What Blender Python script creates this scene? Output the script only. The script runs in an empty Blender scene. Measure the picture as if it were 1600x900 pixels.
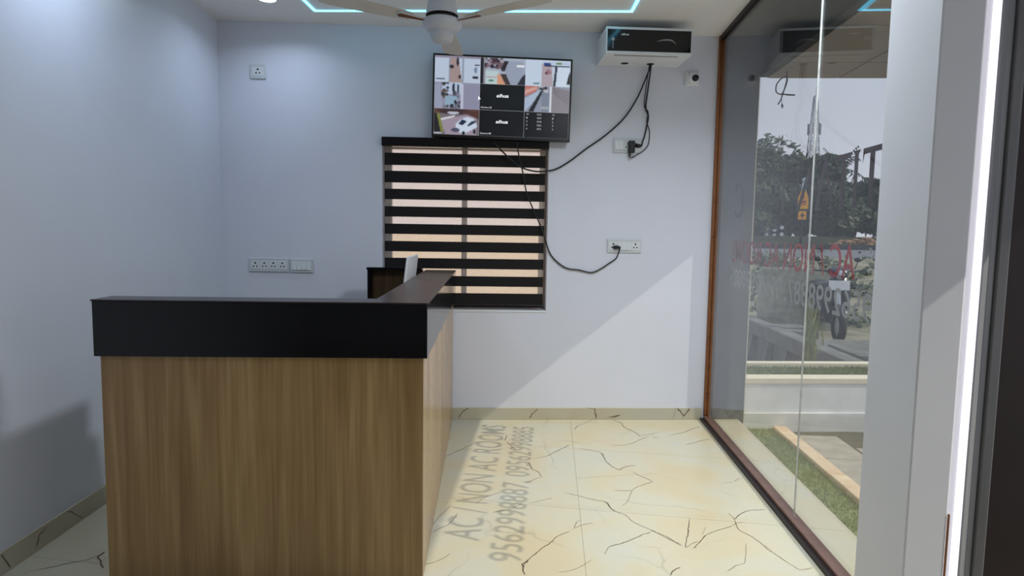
import bpy, bmesh, math, random
import numpy as np
from math import sin, cos, radians, pi, atan, sqrt
from mathutils import Vector, Matrix

C = bpy.context.scene.collection
SC = bpy.context.scene
rnd = random.Random(7)

# ------------------------------------------------------------------ camera
yaw, pitch, roll = radians(3.5), radians(4.9), radians(0.88)
fw = Vector((-sin(yaw)*cos(pitch), cos(yaw)*cos(pitch), -sin(pitch)))
r0 = Vector((cos(yaw), sin(yaw), 0)); u0 = r0.cross(fw)
rr = r0*cos(roll) + u0*sin(roll); uu = -r0*sin(roll) + u0*cos(roll)
cam = bpy.data.cameras.new('camera'); cam.sensor_width = 36; cam.lens = 36*980/1600
cam.clip_start = 0.05; cam.clip_end = 1000
camo = bpy.data.objects.new('camera', cam); C.objects.link(camo)
camo.matrix_world = Matrix((( rr.x, uu.x, -fw.x, 0), (rr.y, uu.y, -fw.y, 0), (rr.z, uu.z, -fw.z, 1.35), (0, 0, 0, 1)))
SC.camera = camo

# ------------------------------------------------------------------ sky, sun, exposure
w = bpy.data.worlds.new('hazy_sky'); SC.world = w; w.use_nodes = True
nt = w.node_tree; bg = nt.nodes['Background']
tc = nt.nodes.new('ShaderNodeTexCoord'); sx = nt.nodes.new('ShaderNodeSeparateXYZ')
rp = nt.nodes.new('ShaderNodeValToRGB')
nt.links.new(tc.outputs['Generated'], sx.inputs[0]); nt.links.new(sx.outputs['Z'], rp.inputs[0])
e = rp.color_ramp.elements
e[0].position = 0.0; e[0].color = (0.60, 0.61, 0.68, 1)
e[1].position = 0.6; e[1].color = (0.46, 0.56, 0.70, 1)
nt.links.new(rp.outputs[0], bg.inputs['Color']); bg.inputs['Strength'].default_value = 1.10

sd = Vector((-1.238, 0.100, -1.0)).normalized()          # the way the sunlight travels
sun = bpy.data.lights.new('sun', 'SUN'); sun.energy = 3.1; sun.angle = radians(0.40); sun.color = (1.0, 0.93, 0.80)
suno = bpy.data.objects.new('sun', sun); C.objects.link(suno)
suno.rotation_euler = sd.to_track_quat('-Z', 'Y').to_euler()

vs = SC.view_settings
vs.view_transform = 'Standard'; vs.look = 'None'; vs.gamma = 1.0; vs.exposure = 0.0; vs.use_curve_mapping = False

# ------------------------------------------------------------------ helpers
def lin(c):
    return tuple(((v/255)/12.92 if v/255 <= 0.04045 else ((v/255+0.055)/1.055)**2.4) for v in c)

def mat(name, rgb, rough=0.6, metal=0.0, vary=0.0, scale=6.0, spec=0.5, rgb2=None, bump=0.0, stretch=None, coat=0.0):
    m = bpy.data.materials.new(name); m.use_nodes = True
    nt = m.node_tree; p = nt.nodes['Principled BSDF']
    c = lin(rgb) if max(rgb) > 1.0 else tuple(rgb)
    p.inputs['Roughness'].default_value = rough; p.inputs['Metallic'].default_value = metal
    p.inputs['Specular IOR Level'].default_value = spec
    p.inputs['Coat Weight'].default_value = coat
    tc = nt.nodes.new('ShaderNodeTexCoord'); mp = nt.nodes.new('ShaderNodeMapping')
    if stretch: mp.inputs['Scale'].default_value = stretch
    nz = nt.nodes.new('ShaderNodeTexNoise'); nz.inputs['Scale'].default_value = scale; nz.inputs['Detail'].default_value = 5
    nt.links.new(tc.outputs['Object'], mp.inputs[0]); nt.links.new(mp.outputs[0], nz.inputs['Vector'])
    rp = nt.nodes.new('ShaderNodeValToRGB'); e = rp.color_ramp.elements
    c2 = (lin(rgb2) if max(rgb2) > 1 else rgb2) if rgb2 else tuple(v*(1-vary) for v in c)
    e[0].position = 0.3; e[0].color = (*c2, 1); e[1].position = 0.7; e[1].color = (*c, 1)
    nt.links.new(nz.outputs['Fac'], rp.inputs[0]); nt.links.new(rp.outputs[0], p.inputs['Base Color'])
    if bump:
        b = nt.nodes.new('ShaderNodeBump'); b.inputs['Strength'].default_value = bump; b.inputs['Distance'].default_value = 0.01
        nt.links.new(nz.outputs['Fac'], b.inputs['Height']); nt.links.new(b.outputs[0], p.inputs['Normal'])
    return m

def emit(name, rgb, strength):
    m = bpy.data.materials.new(name); m.use_nodes = True; nt = m.node_tree
    p = nt.nodes['Principled BSDF']; p.inputs['Base Color'].default_value = (0.8, 0.8, 0.8, 1)
    p.inputs['Emission Color'].default_value = (*rgb, 1); p.inputs['Emission Strength'].default_value = strength
    return m

class MB:
    """collects shapes for ONE mesh object"""
    def __init__(s): s.v = []; s.f = []; s.smooth = []
    def add(s, vs, fs, smooth=False):
        o = len(s.v); s.v += [tuple(v) for v in vs]
        for f in fs: s.f.append(tuple(i+o for i in f)); s.smooth.append(smooth)
        return s
    def box(s, x0, x1, y0, y1, z0, z1, M=None):
        vs = [Vector((x, y, z)) for z in (z0, z1) for y in (y0, y1) for x in (x0, x1)]
        if M: vs = [M @ v for v in vs]
        return s.add(vs, [(0, 2, 3, 1), (4, 5, 7, 6), (0, 1, 5, 4), (2, 6, 7, 3), (0, 4, 6, 2), (1, 3, 7, 5)])
    def prism(s, poly, z0, z1, M=None):
        n = len(poly); vs = [Vector((x, y, z0)) for x, y in poly] + [Vector((x, y, z1)) for x, y in poly]
        if M: vs = [M @ v for v in vs]
        return s.add(vs, [tuple(range(n))[::-1], tuple(range(n, 2*n))] + [(i, (i+1) % n, n+(i+1) % n, n+i) for i in range(n)])
    def lathe(s, prof, n=24, M=None, smooth=True):
        vs = []; k = len(prof)
        for i in range(n):
            a = 2*pi*i/n
            vs += [Vector((r*cos(a), r*sin(a), z)) for r, z in prof]
        if M: vs = [M @ v for v in vs]
        fs = [(i*k+j, ((i+1) % n)*k+j, ((i+1) % n)*k+j+1, i*k+j+1) for i in range(n) for j in range(k-1)]
        return s.add(vs, fs, smooth)
    def tube(s, pts, r, n=8, cap=True):
        pts = [Vector(p) for p in pts]; rs = r if isinstance(r, (list, tuple)) else [r]*len(pts)
        vs = []; up = None
        for i, p in enumerate(pts):
            t = (pts[min(i+1, len(pts)-1)] - pts[max(i-1, 0)]).normalized()
            if up is None:
                a = Vector((0, 0, 1)) if abs(t.z) < 0.9 else Vector((1, 0, 0)); up = (a - t*a.dot(t)).normalized()
            else: up = (up - t*up.dot(t)).normalized()
            b = t.cross(up)
            vs += [p + (up*cos(2*pi*k/n) + b*sin(2*pi*k/n))*rs[i] for k in range(n)]
        fs = [(i*n+k, i*n+(k+1) % n, (i+1)*n+(k+1) % n, (i+1)*n+k) for i in range(len(pts)-1) for k in range(n)]
        if cap: fs += [tuple(range(n))[::-1], tuple(range((len(pts)-1)*n, len(pts)*n))]
        return s.add(vs, fs, True)
    def build(s, name, m, parent=None, bevel=0.0, loc=None, seg=2):
        me = bpy.data.meshes.new(name); me.from_pydata([tuple(v) for v in s.v], [], s.f); me.update()
        me.polygons.foreach_set('use_smooth', s.smooth)
        bm = bmesh.new(); bm.from_mesh(me); bmesh.ops.recalc_face_normals(bm, faces=bm.faces); bm.to_mesh(me); bm.free()
        me.materials.append(m)
        o = bpy.data.objects.new(name, me); C.objects.link(o)
        if parent: o.parent = parent
        if loc: o.location = loc
        if bevel:
            b = o.modifiers.new('bevel', 'BEVEL'); b.width = bevel; b.segments = seg; b.limit_method = 'ANGLE'; b.angle_limit = radians(40)
        return o

def smoothpts(pts, k=6):
    """Catmull-Rom through the given points"""
    P = [Vector(p) for p in pts]; P = [P[0]*2-P[1]] + P + [P[-1]*2-P[-2]]; out = []
    for i in range(1, len(P)-2):
        for j in range(k):
            t = j/k; a, b, c, d = P[i-1:i+3]
            out.append(0.5*((2*b) + (c-a)*t + (2*a-5*b+4*c-d)*t*t + (3*b-a-3*c+d)*t**3))
    out.append(P[-2]); return out

def tag(o, label, cat, group=None):
    o['label'] = label; o['category'] = cat
    if group: o['group'] = group
    return o
def thing(name, label, cat, loc=(0, 0, 0), rz=0.0, group=None):
    o = bpy.data.objects.new(name, None); C.objects.link(o); o.location = loc; o.rotation_euler = (0, 0, rz)
    return tag(o, label, cat, group)
def struct(name, loc=(0, 0, 0), rz=0.0):
    o = bpy.data.objects.new(name, None); C.objects.link(o); o.location = loc; o.rotation_euler = (0, 0, rz)
    o['kind'] = 'structure'; return o
def S(o): o['kind'] = 'structure'; return o
def stuff(o): o['kind'] = 'stuff'; return o
def copy_tree(o, parent=None):
    c = o.copy(); C.objects.link(c)
    if parent: c.parent = parent
    for ch in list(o.children): copy_tree(ch, c)
    return c

def text_mesh(txt, w, h, shear=0.0, spacing=1.0, offset=0.0, depth=0.0008):
    """letters as (verts, faces) filling w x h from the origin, front facing +Z"""
    cu = bpy.data.curves.new('t', 'FONT'); cu.body = txt; cu.size = 1; cu.shear = shear; cu.space_character = spacing
    cu.offset = offset; cu.resolution_u = 4; cu.extrude = 0.01
    o = bpy.data.objects.new('t', cu); C.objects.link(o)
    dg = bpy.context.evaluated_depsgraph_get(); me = bpy.data.meshes.new_from_object(o.evaluated_get(dg))
    vs = [v.co.copy() for v in me.vertices]; fs = [tuple(p.vertices) for p in me.polygons]
    bpy.data.objects.remove(o); bpy.data.curves.remove(cu); bpy.data.meshes.remove(me)
    x0 = min(v.x for v in vs); x1 = max(v.x for v in vs); y0 = min(v.y for v in vs); y1 = max(v.y for v in vs)
    vs = [Vector(((v.x-x0)/(x1-x0)*w, (v.y-y0)/(y1-y0)*h, depth*(0 if v.z < 0 else 1))) for v in vs]
    return vs, fs
def axes(o, u, v, n):
    return Matrix(((u[0], v[0], n[0], o[0]), (u[1], v[1], n[1], o[1]), (u[2], v[2], n[2], o[2]), (0, 0, 0, 1)))

# the back wall runs a little skew to the glass front: local x along it, local -y into the room
WR = atan(0.1144)
WM = Matrix.Translation((0, 4.518, 0)) @ Matrix.Rotation(WR, 4, 'Z')
def wl(s, z, off=0.0): return WM @ Vector((s, -off, z))
CEIL = 2.765; LX = -2.2; GX = 1.175

# ------------------------------------------------------------------ materials
M = {}
M['wall'] = mat('wall_paint', (222, 224, 234), 0.45, vary=0.03, scale=3, spec=0.4)
M['wall_l'] = mat('wall_paint_satin', (218, 222, 232), 0.30, vary=0.03, scale=3, spec=0.5)
M['ceil'] = mat('ceiling_paint', (243, 240, 236), 0.6, vary=0.02, scale=2)
M['white'] = mat('white_plastic', (232, 234, 236), 0.35, vary=0.02)
M['plate'] = mat('switch_plate_plastic', (205, 210, 212), 0.3, vary=0.02)
M['rocker'] = mat('rocker_plastic', (222, 226, 228), 0.25, vary=0.02)
M['black'] = mat('black_plastic', (14, 14, 16), 0.35, vary=0.2)
M['hole'] = mat('socket_hole', (18, 18, 20), 0.8)
M['cable'] = mat('cable_rubber', (16, 17, 20), 0.5, vary=0.2)
M['black_lam'] = mat('black_laminate', (13, 12, 18), 0.13, vary=0.15, scale=20)
M['brown_lam'] = mat('dark_brown_laminate', (48, 36, 34), 0.30, vary=0.25, scale=30, stretch=(1, 6, 1))
M['copper'] = mat('copper_anodised_metal', (150, 98, 62), 0.38, 0.6, vary=0.25, scale=20)
M['track'] = mat('bronze_track_metal', (138, 106, 94), 0.4, 0.5, vary=0.3, scale=15)
M['chan'] = mat('dark_track_channel', (44, 32, 30), 0.5, 0.3, vary=0.3)
M['pier'] = mat('dark_grey_render', (92, 94, 96), 0.7, vary=0.1, scale=4)
M['beam'] = mat('beam_dark_paint', (48, 48, 48), 0.6, vary=0.1)
M['soffit'] = mat('soffit_panel_tan', (150, 138, 126), 0.55, vary=0.08, scale=3)
M['col'] = mat('column_paint', (216, 218, 224), 0.5, vary=0.04, scale=4)
M['doorframe'] = mat('door_frame_grey', (150, 152, 156), 0.4, 0.1, vary=0.2, scale=5, stretch=(8, 8, 0.6))
M['doorframe2'] = mat('door_stile_grey', (112, 112, 114), 0.4, 0.1, vary=0.2, scale=5, stretch=(8, 8, 0.6))
M['red'] = mat('red_vinyl', (150, 14, 34), 0.5, vary=0.1)
M['grey'] = mat('grey_vinyl', (142, 142, 140), 0.5, vary=0.08)
M['maroon'] = mat('maroon_vinyl', (40, 24, 32), 0.5, vary=0.15)
M['silicone'] = mat('silicone_joint', (225, 224, 218), 0.5, vary=0.25, scale=30)
M['turf'] = mat('turf_green', (138, 148, 92), 0.9, rgb2=(106, 120, 70), scale=30)
M['kerb'] = mat('cream_kerb', (228, 208, 176), 0.8, rgb2=(208, 174, 144), scale=8)
M['paver'] = mat('grey_paver', (176, 168, 154), 0.85, rgb2=(152, 146, 134), scale=9, bump=0.2)
M['joint'] = mat('paver_joint_dirt', (96, 92, 80), 0.95, vary=0.3, scale=20)
M['lowwall'] = mat('white_low_wall', (232, 232, 230), 0.7, rgb2=(214, 214, 210), scale=5)
M['cap'] = mat('cream_wall_cap', (228, 218, 194), 0.7, vary=0.1, scale=8)
M['concrete'] = mat('weathered_concrete', (120, 120, 116), 0.9, rgb2=(92, 92, 90), scale=4, bump=0.3)
M['scrub'] = mat('scrub_ground', (150, 142, 124), 0.95, rgb2=(92, 96, 72), scale=2.2, bump=0.5)
M['kerbdark'] = mat('dark_kerb', (70, 72, 76), 0.9, vary=0.2)
M['scrubdark'] = mat('shaded_scrub', (88, 96, 72), 0.95, vary=0.4, scale=1)
M['oldwall'] = mat('old_mottled_wall', (160, 160, 146), 0.9, rgb2=(116, 118, 102), scale=7, bump=0.2)
M['road'] = mat('asphalt', (104, 108, 114), 0.9, vary=0.15, scale=2)
M['leaf1'] = mat('leaf_dark', (52, 66, 52), 0.7, rgb2=(34, 46, 38), scale=0.9)
M['leaf2'] = mat('leaf_mid', (70, 86, 58), 0.7, rgb2=(48, 60, 44), scale=0.9)
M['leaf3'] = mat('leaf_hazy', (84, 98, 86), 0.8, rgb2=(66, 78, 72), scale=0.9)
M['bark'] = mat('bark', (84, 74, 64), 0.9, vary=0.3)
M['steel'] = mat('galvanised_steel', (150, 152, 162), 0.5, 0.3, vary=0.1)
M['yellow'] = mat('sign_yellow', (236, 164, 24), 0.5, vary=0.06)
M['stone'] = mat('rubble_stone', (176, 140, 108), 0.9, rgb2=(140, 104, 80), scale=1.5)
M['tyre'] = mat('tyre_rubber', (22, 22, 24), 0.8, vary=0.2)
M['bikeblue'] = mat('scooter_dark_blue', (34, 38, 56), 0.3, vary=0.2)
M['silver'] = mat('silver_trim', (190, 196, 204), 0.3, 0.5, vary=0.1)
M['fanwhite'] = mat('fan_white_enamel', (205, 208, 218), 0.3, vary=0.03)
M['fanblade'] = mat('fan_blade_cream', (210, 204, 196), 0.4, vary=0.05)
M['gold'] = mat('fan_copper_trim', (150, 96, 60), 0.35, 0.7, vary=0.3, scale=60)
M['peach'] = mat('bounce_wall_peach', (250, 226, 198), 0.8, vary=0.05, scale=1)
M['pinkwhite'] = mat('bounce_wall_pink_white', (246, 232, 230), 0.8, vary=0.04, scale=1)
M['alu'] = mat('window_aluminium', (196, 178, 164), 0.4, 0.2, vary=0.05)
M['led_cyan'] = emit('led_cyan', (0.09, 0.60, 0.90), 5.0)
M['led_white'] = emit('led_lilac_white', (0.93, 0.88, 1.0), 1.15)
M['lamp'] = emit('lamp_diffuser', (1.0, 0.98, 0.94), 6.0)

def wood(name, c1, c2, c3):
    m = bpy.data.materials.new(name); m.use_nodes = True; nt = m.node_tree; p = nt.nodes['Principled BSDF']
    p.inputs['Roughness'].default_value = 0.24; p.inputs['Specular IOR Level'].default_value = 0.5
    tc = nt.nodes.new('ShaderNodeTexCoord')
    def noise(sc, scale, det, dist=0.0):
        mp = nt.nodes.new('ShaderNodeMapping'); mp.inputs['Scale'].default_value = sc
        n = nt.nodes.new('ShaderNodeTexNoise'); n.inputs['Scale'].default_value = scale; n.inputs['Detail'].default_value = det
        n.inputs['Distortion'].default_value = dist
        nt.links.new(tc.outputs['Object'], mp.inputs[0]); nt.links.new(mp.outputs[0], n.inputs['Vector']); return n
    a = noise((1, 1, 0.05), 14, 4, 0.6); b = noise((1, 1, 0.03), 70, 5, 0.2); c = noise((1, 1, 0.12), 5, 2, 1.5)
    mx = nt.nodes.new('ShaderNodeMath'); mx.operation = 'MULTIPLY_ADD'; mx.inputs[1].default_value = 0.5
    ad = nt.nodes.new('ShaderNodeMath'); ad.operation = 'MULTIPLY_ADD'; ad.inputs[1].default_value = 0.28
    ml = nt.nodes.new('ShaderNodeMath'); ml.operation = 'MULTIPLY'; ml.inputs[1].default_value = 0.25
    nt.links.new(c.outputs['Fac'], ml.inputs[0])
    nt.links.new(b.outputs['Fac'], ad.inputs[0]); nt.links.new(ml.outputs[0], ad.inputs[2])
    nt.links.new(a.outputs['Fac'], mx.inputs[0]); nt.links.new(ad.outputs[0], mx.inputs[2])
    rp = nt.nodes.new('ShaderNodeValToRGB'); e = rp.color_ramp.elements
    e[0].position = 0.40; e[0].color = (*lin(c1), 1); e[1].position = 0.66; e[1].color = (*lin(c3), 1)
    k = e.new(0.52); k.color = (*lin(c2), 1)
    nt.links.new(mx.outputs[0], rp.inputs[0]); nt.links.new(rp.outputs[0], p.inputs['Base Color']); return m
M['wood_shaded'] = wood('shaded_oak_laminate', (52, 40, 28), (70, 56, 40), (88, 72, 52))  # the oak darkened in colour for the shaded inside of the return
M['wood'] = wood('oak_laminate', (147, 114, 74), (168, 135, 91), (196, 163, 116))

def glass(name, tint, base=0.035):
    """thin architectural glass: clear straight through, mirror-like at grazing angles"""
    m = bpy.data.materials.new(name); m.use_nodes = True; nt = m.node_tree; nt.nodes.clear()
    o = nt.nodes.new('ShaderNodeOutputMaterial'); mx = nt.nodes.new('ShaderNodeMixShader')
    t = nt.nodes.new('ShaderNodeBsdfTransparent'); t.inputs[0].default_value = (*tint, 1)
    g = nt.nodes.new('ShaderNodeBsdfGlossy'); g.inputs['Roughness'].default_value = 0.0; g.inputs[0].default_value = (0.95, 0.97, 1, 1)
    lw = nt.nodes.new('ShaderNodeLayerWeight'); lw.inputs[0].default_value = 0.5
    pw = nt.nodes.new('ShaderNodeMath'); pw.operation = 'POWER'; pw.inputs[1].default_value = 5
    ma = nt.nodes.new('ShaderNodeMath'); ma.operation = 'MULTIPLY_ADD'; ma.inputs[1].default_value = 0.72; ma.inputs[2].default_value = base
    nt.links.new(lw.outputs['Facing'], pw.inputs[0]); nt.links.new(pw.outputs[0], ma.inputs[0])
    nt.links.new(ma.outputs[0], mx.inputs[0]); nt.links.new(t.outputs[0], mx.inputs[1]); nt.links.new(g.outputs[0], mx.inputs[2])
    nt.links.new(mx.outputs[0], o.inputs[0]); return m
M['glass'] = glass('clear_glass', (0.93, 0.94, 0.94))

def sheer(name):
    m = bpy.data.materials.new(name); m.use_nodes = True; nt = m.node_tree; nt.nodes.clear()
    o = nt.nodes.new('ShaderNodeOutputMaterial')
    t = nt.nodes.new('ShaderNodeBsdfTransparent'); t.inputs[0].default_value = (1.0, 0.97, 0.95, 1)
    d = nt.nodes.new('ShaderNodeBsdfTranslucent'); d.inputs[0].default_value = (0.95, 0.9, 0.86, 1)
    f = nt.nodes.new('ShaderNodeBsdfDiffuse'); f.inputs[0].default_value = (0.9, 0.85, 0.80, 1)
    tc = nt.nodes.new('ShaderNodeTexCoord'); wv = nt.nodes.new('ShaderNodeTexWave'); wv.bands_direction = 'Z'
    wv.inputs['Scale'].default_value = 38; wv.inputs['Distortion'].default_value = 0.6
    nt.links.new(tc.outputs['Object'], wv.inputs[0])
    a = nt.nodes.new('ShaderNodeMixShader'); b = nt.nodes.new('ShaderNodeMixShader'); a.inputs[0].default_value = 0.45
    r = nt.nodes.new('ShaderNodeMapRange'); r.inputs[3].default_value = 0.10; r.inputs[4].default_value = 0.24
    nt.links.new(wv.outputs['Fac'], r.inputs[0]); nt.links.new(r.outputs[0], b.inputs[0])
    nt.links.new(d.outputs[0], a.inputs[1]); nt.links.new(f.outputs[0], a.inputs[2])
    nt.links.new(t.outputs[0], b.inputs[1]); nt.links.new(a.outputs[0], b.inputs[2]); nt.links.new(b.outputs[0], o.inputs[0]); return m
M['sheer'] = sheer('sheer_fabric')
M['band'] = mat('blind_black_fabric', (22, 17, 17), 0.9, vary=0.3, scale=120, stretch=(1, 1, 4))

def marble(name, base, warm, cool):
    m = bpy.data.materials.new(name); m.use_nodes = True; nt = m.node_tree; p = nt.nodes['Principled BSDF']
    p.inputs['Roughness'].default_value = 0.24; p.inputs['Specular IOR Level'].default_value = 0.45
    tc = nt.nodes.new('ShaderNodeTexCoord')
    n = nt.nodes.new('ShaderNodeTexNoise'); n.inputs['Scale'].default_value = 2.2; n.inputs['Detail'].default_value = 6; n.inputs['Distortion'].default_value = 0.8
    nt.links.new(tc.outputs['Object'], n.inputs['Vector'])
    rp = nt.nodes.new('ShaderNodeValToRGB'); e = rp.color_ramp.elements
    e[0].position = 0.32; e[0].color = (*lin(warm), 1); e[1].position = 0.68; e[1].color = (*lin(cool), 1); k = e.new(0.5); k.color = (*lin(base), 1)
    nt.links.new(n.outputs['Fac'], rp.inputs[0])
    # faint hairline cracks
    n2 = nt.nodes.new('ShaderNodeTexNoise'); n2.inputs['Scale'].default_value = 3; n2.inputs['Detail'].default_value = 4
    nt.links.new(tc.outputs['Object'], n2.inputs['Vector'])
    mxv = nt.nodes.new('ShaderNodeMix'); mxv.data_type = 'VECTOR'; mxv.inputs[0].default_value = 0.22
    nt.links.new(tc.outputs['Object'], mxv.inputs[4]); nt.links.new(n2.outputs['Color'], mxv.inputs[5])
    v = nt.nodes.new('ShaderNodeTexVoronoi'); v.feature = 'DISTANCE_TO_EDGE'; v.inputs['Scale'].default_value = 1.9
    nt.links.new(mxv.outputs[1], v.inputs['Vector'])
    r = nt.nodes.new('ShaderNodeMapRange'); r.inputs[1].default_value = 0.0; r.inputs[2].default_value = 0.012; r.inputs[3].default_value = 0.28; r.inputs[4].default_value = 0.0
    nt.links.new(v.outputs['Distance'], r.inputs[0])
    n3 = nt.nodes.new('ShaderNodeTexNoise'); n3.inputs['Scale'].default_value = 1.7; nt.links.new(tc.outputs['Object'], n3.inputs['Vector'])
    r3 = nt.nodes.new('ShaderNodeMapRange'); r3.inputs[1].default_value = 0.45; r3.inputs[2].default_value = 0.6; nt.links.new(n3.outputs['Fac'], r3.inputs[0])
    mu = nt.nodes.new('ShaderNodeMath'); mu.operation = 'MULTIPLY'; nt.links.new(r.outputs[0], mu.inputs[0]); nt.links.new(r3.outputs[0], mu.inputs[1])
    mc = nt.nodes.new('ShaderNodeMix'); mc.data_type = 'RGBA'; mc.inputs[7].default_value = (*lin((110, 96, 80)), 1)
    nt.links.new(mu.outputs[0], mc.inputs[0]); nt.links.new(rp.outputs[0], mc.inputs[6]); nt.links.new(mc.outputs[2], p.inputs['Base Color'])
    return m
M['tile'] = marble('cream_marble_tile', (193, 186, 161), (194, 181, 150), (190, 188, 174))
M['skirt'] = marble('skirting_marble_tile', (190, 184, 162), (186, 176, 152), (188, 184, 168))
M['vein'] = mat('marble_vein_brown', (104, 84, 62), 0.3, vary=0.35, scale=20)
M['grout'] = mat('grout_grey', (186, 178, 156), 0.8, vary=0.1)

# ------------------------------------------------------------------ room shell
TY = -0.095                                                   # the joints across the floor run a little skew
floor = struct('floor')
MB().box(-2.6, 1.42, -3.1, 4.9, -0.10, -0.0025).build('screed', M['grout'], floor)
def yb(x): return 4.518 + 0.1144*x
cols = [-2.6, -1.6, 0.167, 1.40]
rows = [k for k in (-1.14+0.885*i for i in range(8))]
for i in range(3):
    for j in range(-2, 7):
        g = 0.0009; x0, x1 = cols[i]+g, cols[i+1]-g
        def yy(x, r): return min(r + TY*(x-0.5), yb(x)-0.001)
        r0_, r1_ = 2.985-0.885*4+0.885*j+g, 2.985-0.885*4+0.885*(j+1)-g
        if r0_ > 4.62: continue
        quad = [(x0, yy(x0, r0_)), (x1, yy(x1, r0_)), (x1, yy(x1, r1_)), (x0, yy(x0, r1_))]
        if quad[2][1]-quad[1][1] < 0.01 or quad[3][1]-quad[0][1] < 0.01: continue
        MB().prism(quad, -0.0025, 0.0).build('tile', M['tile'], floor)
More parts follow.
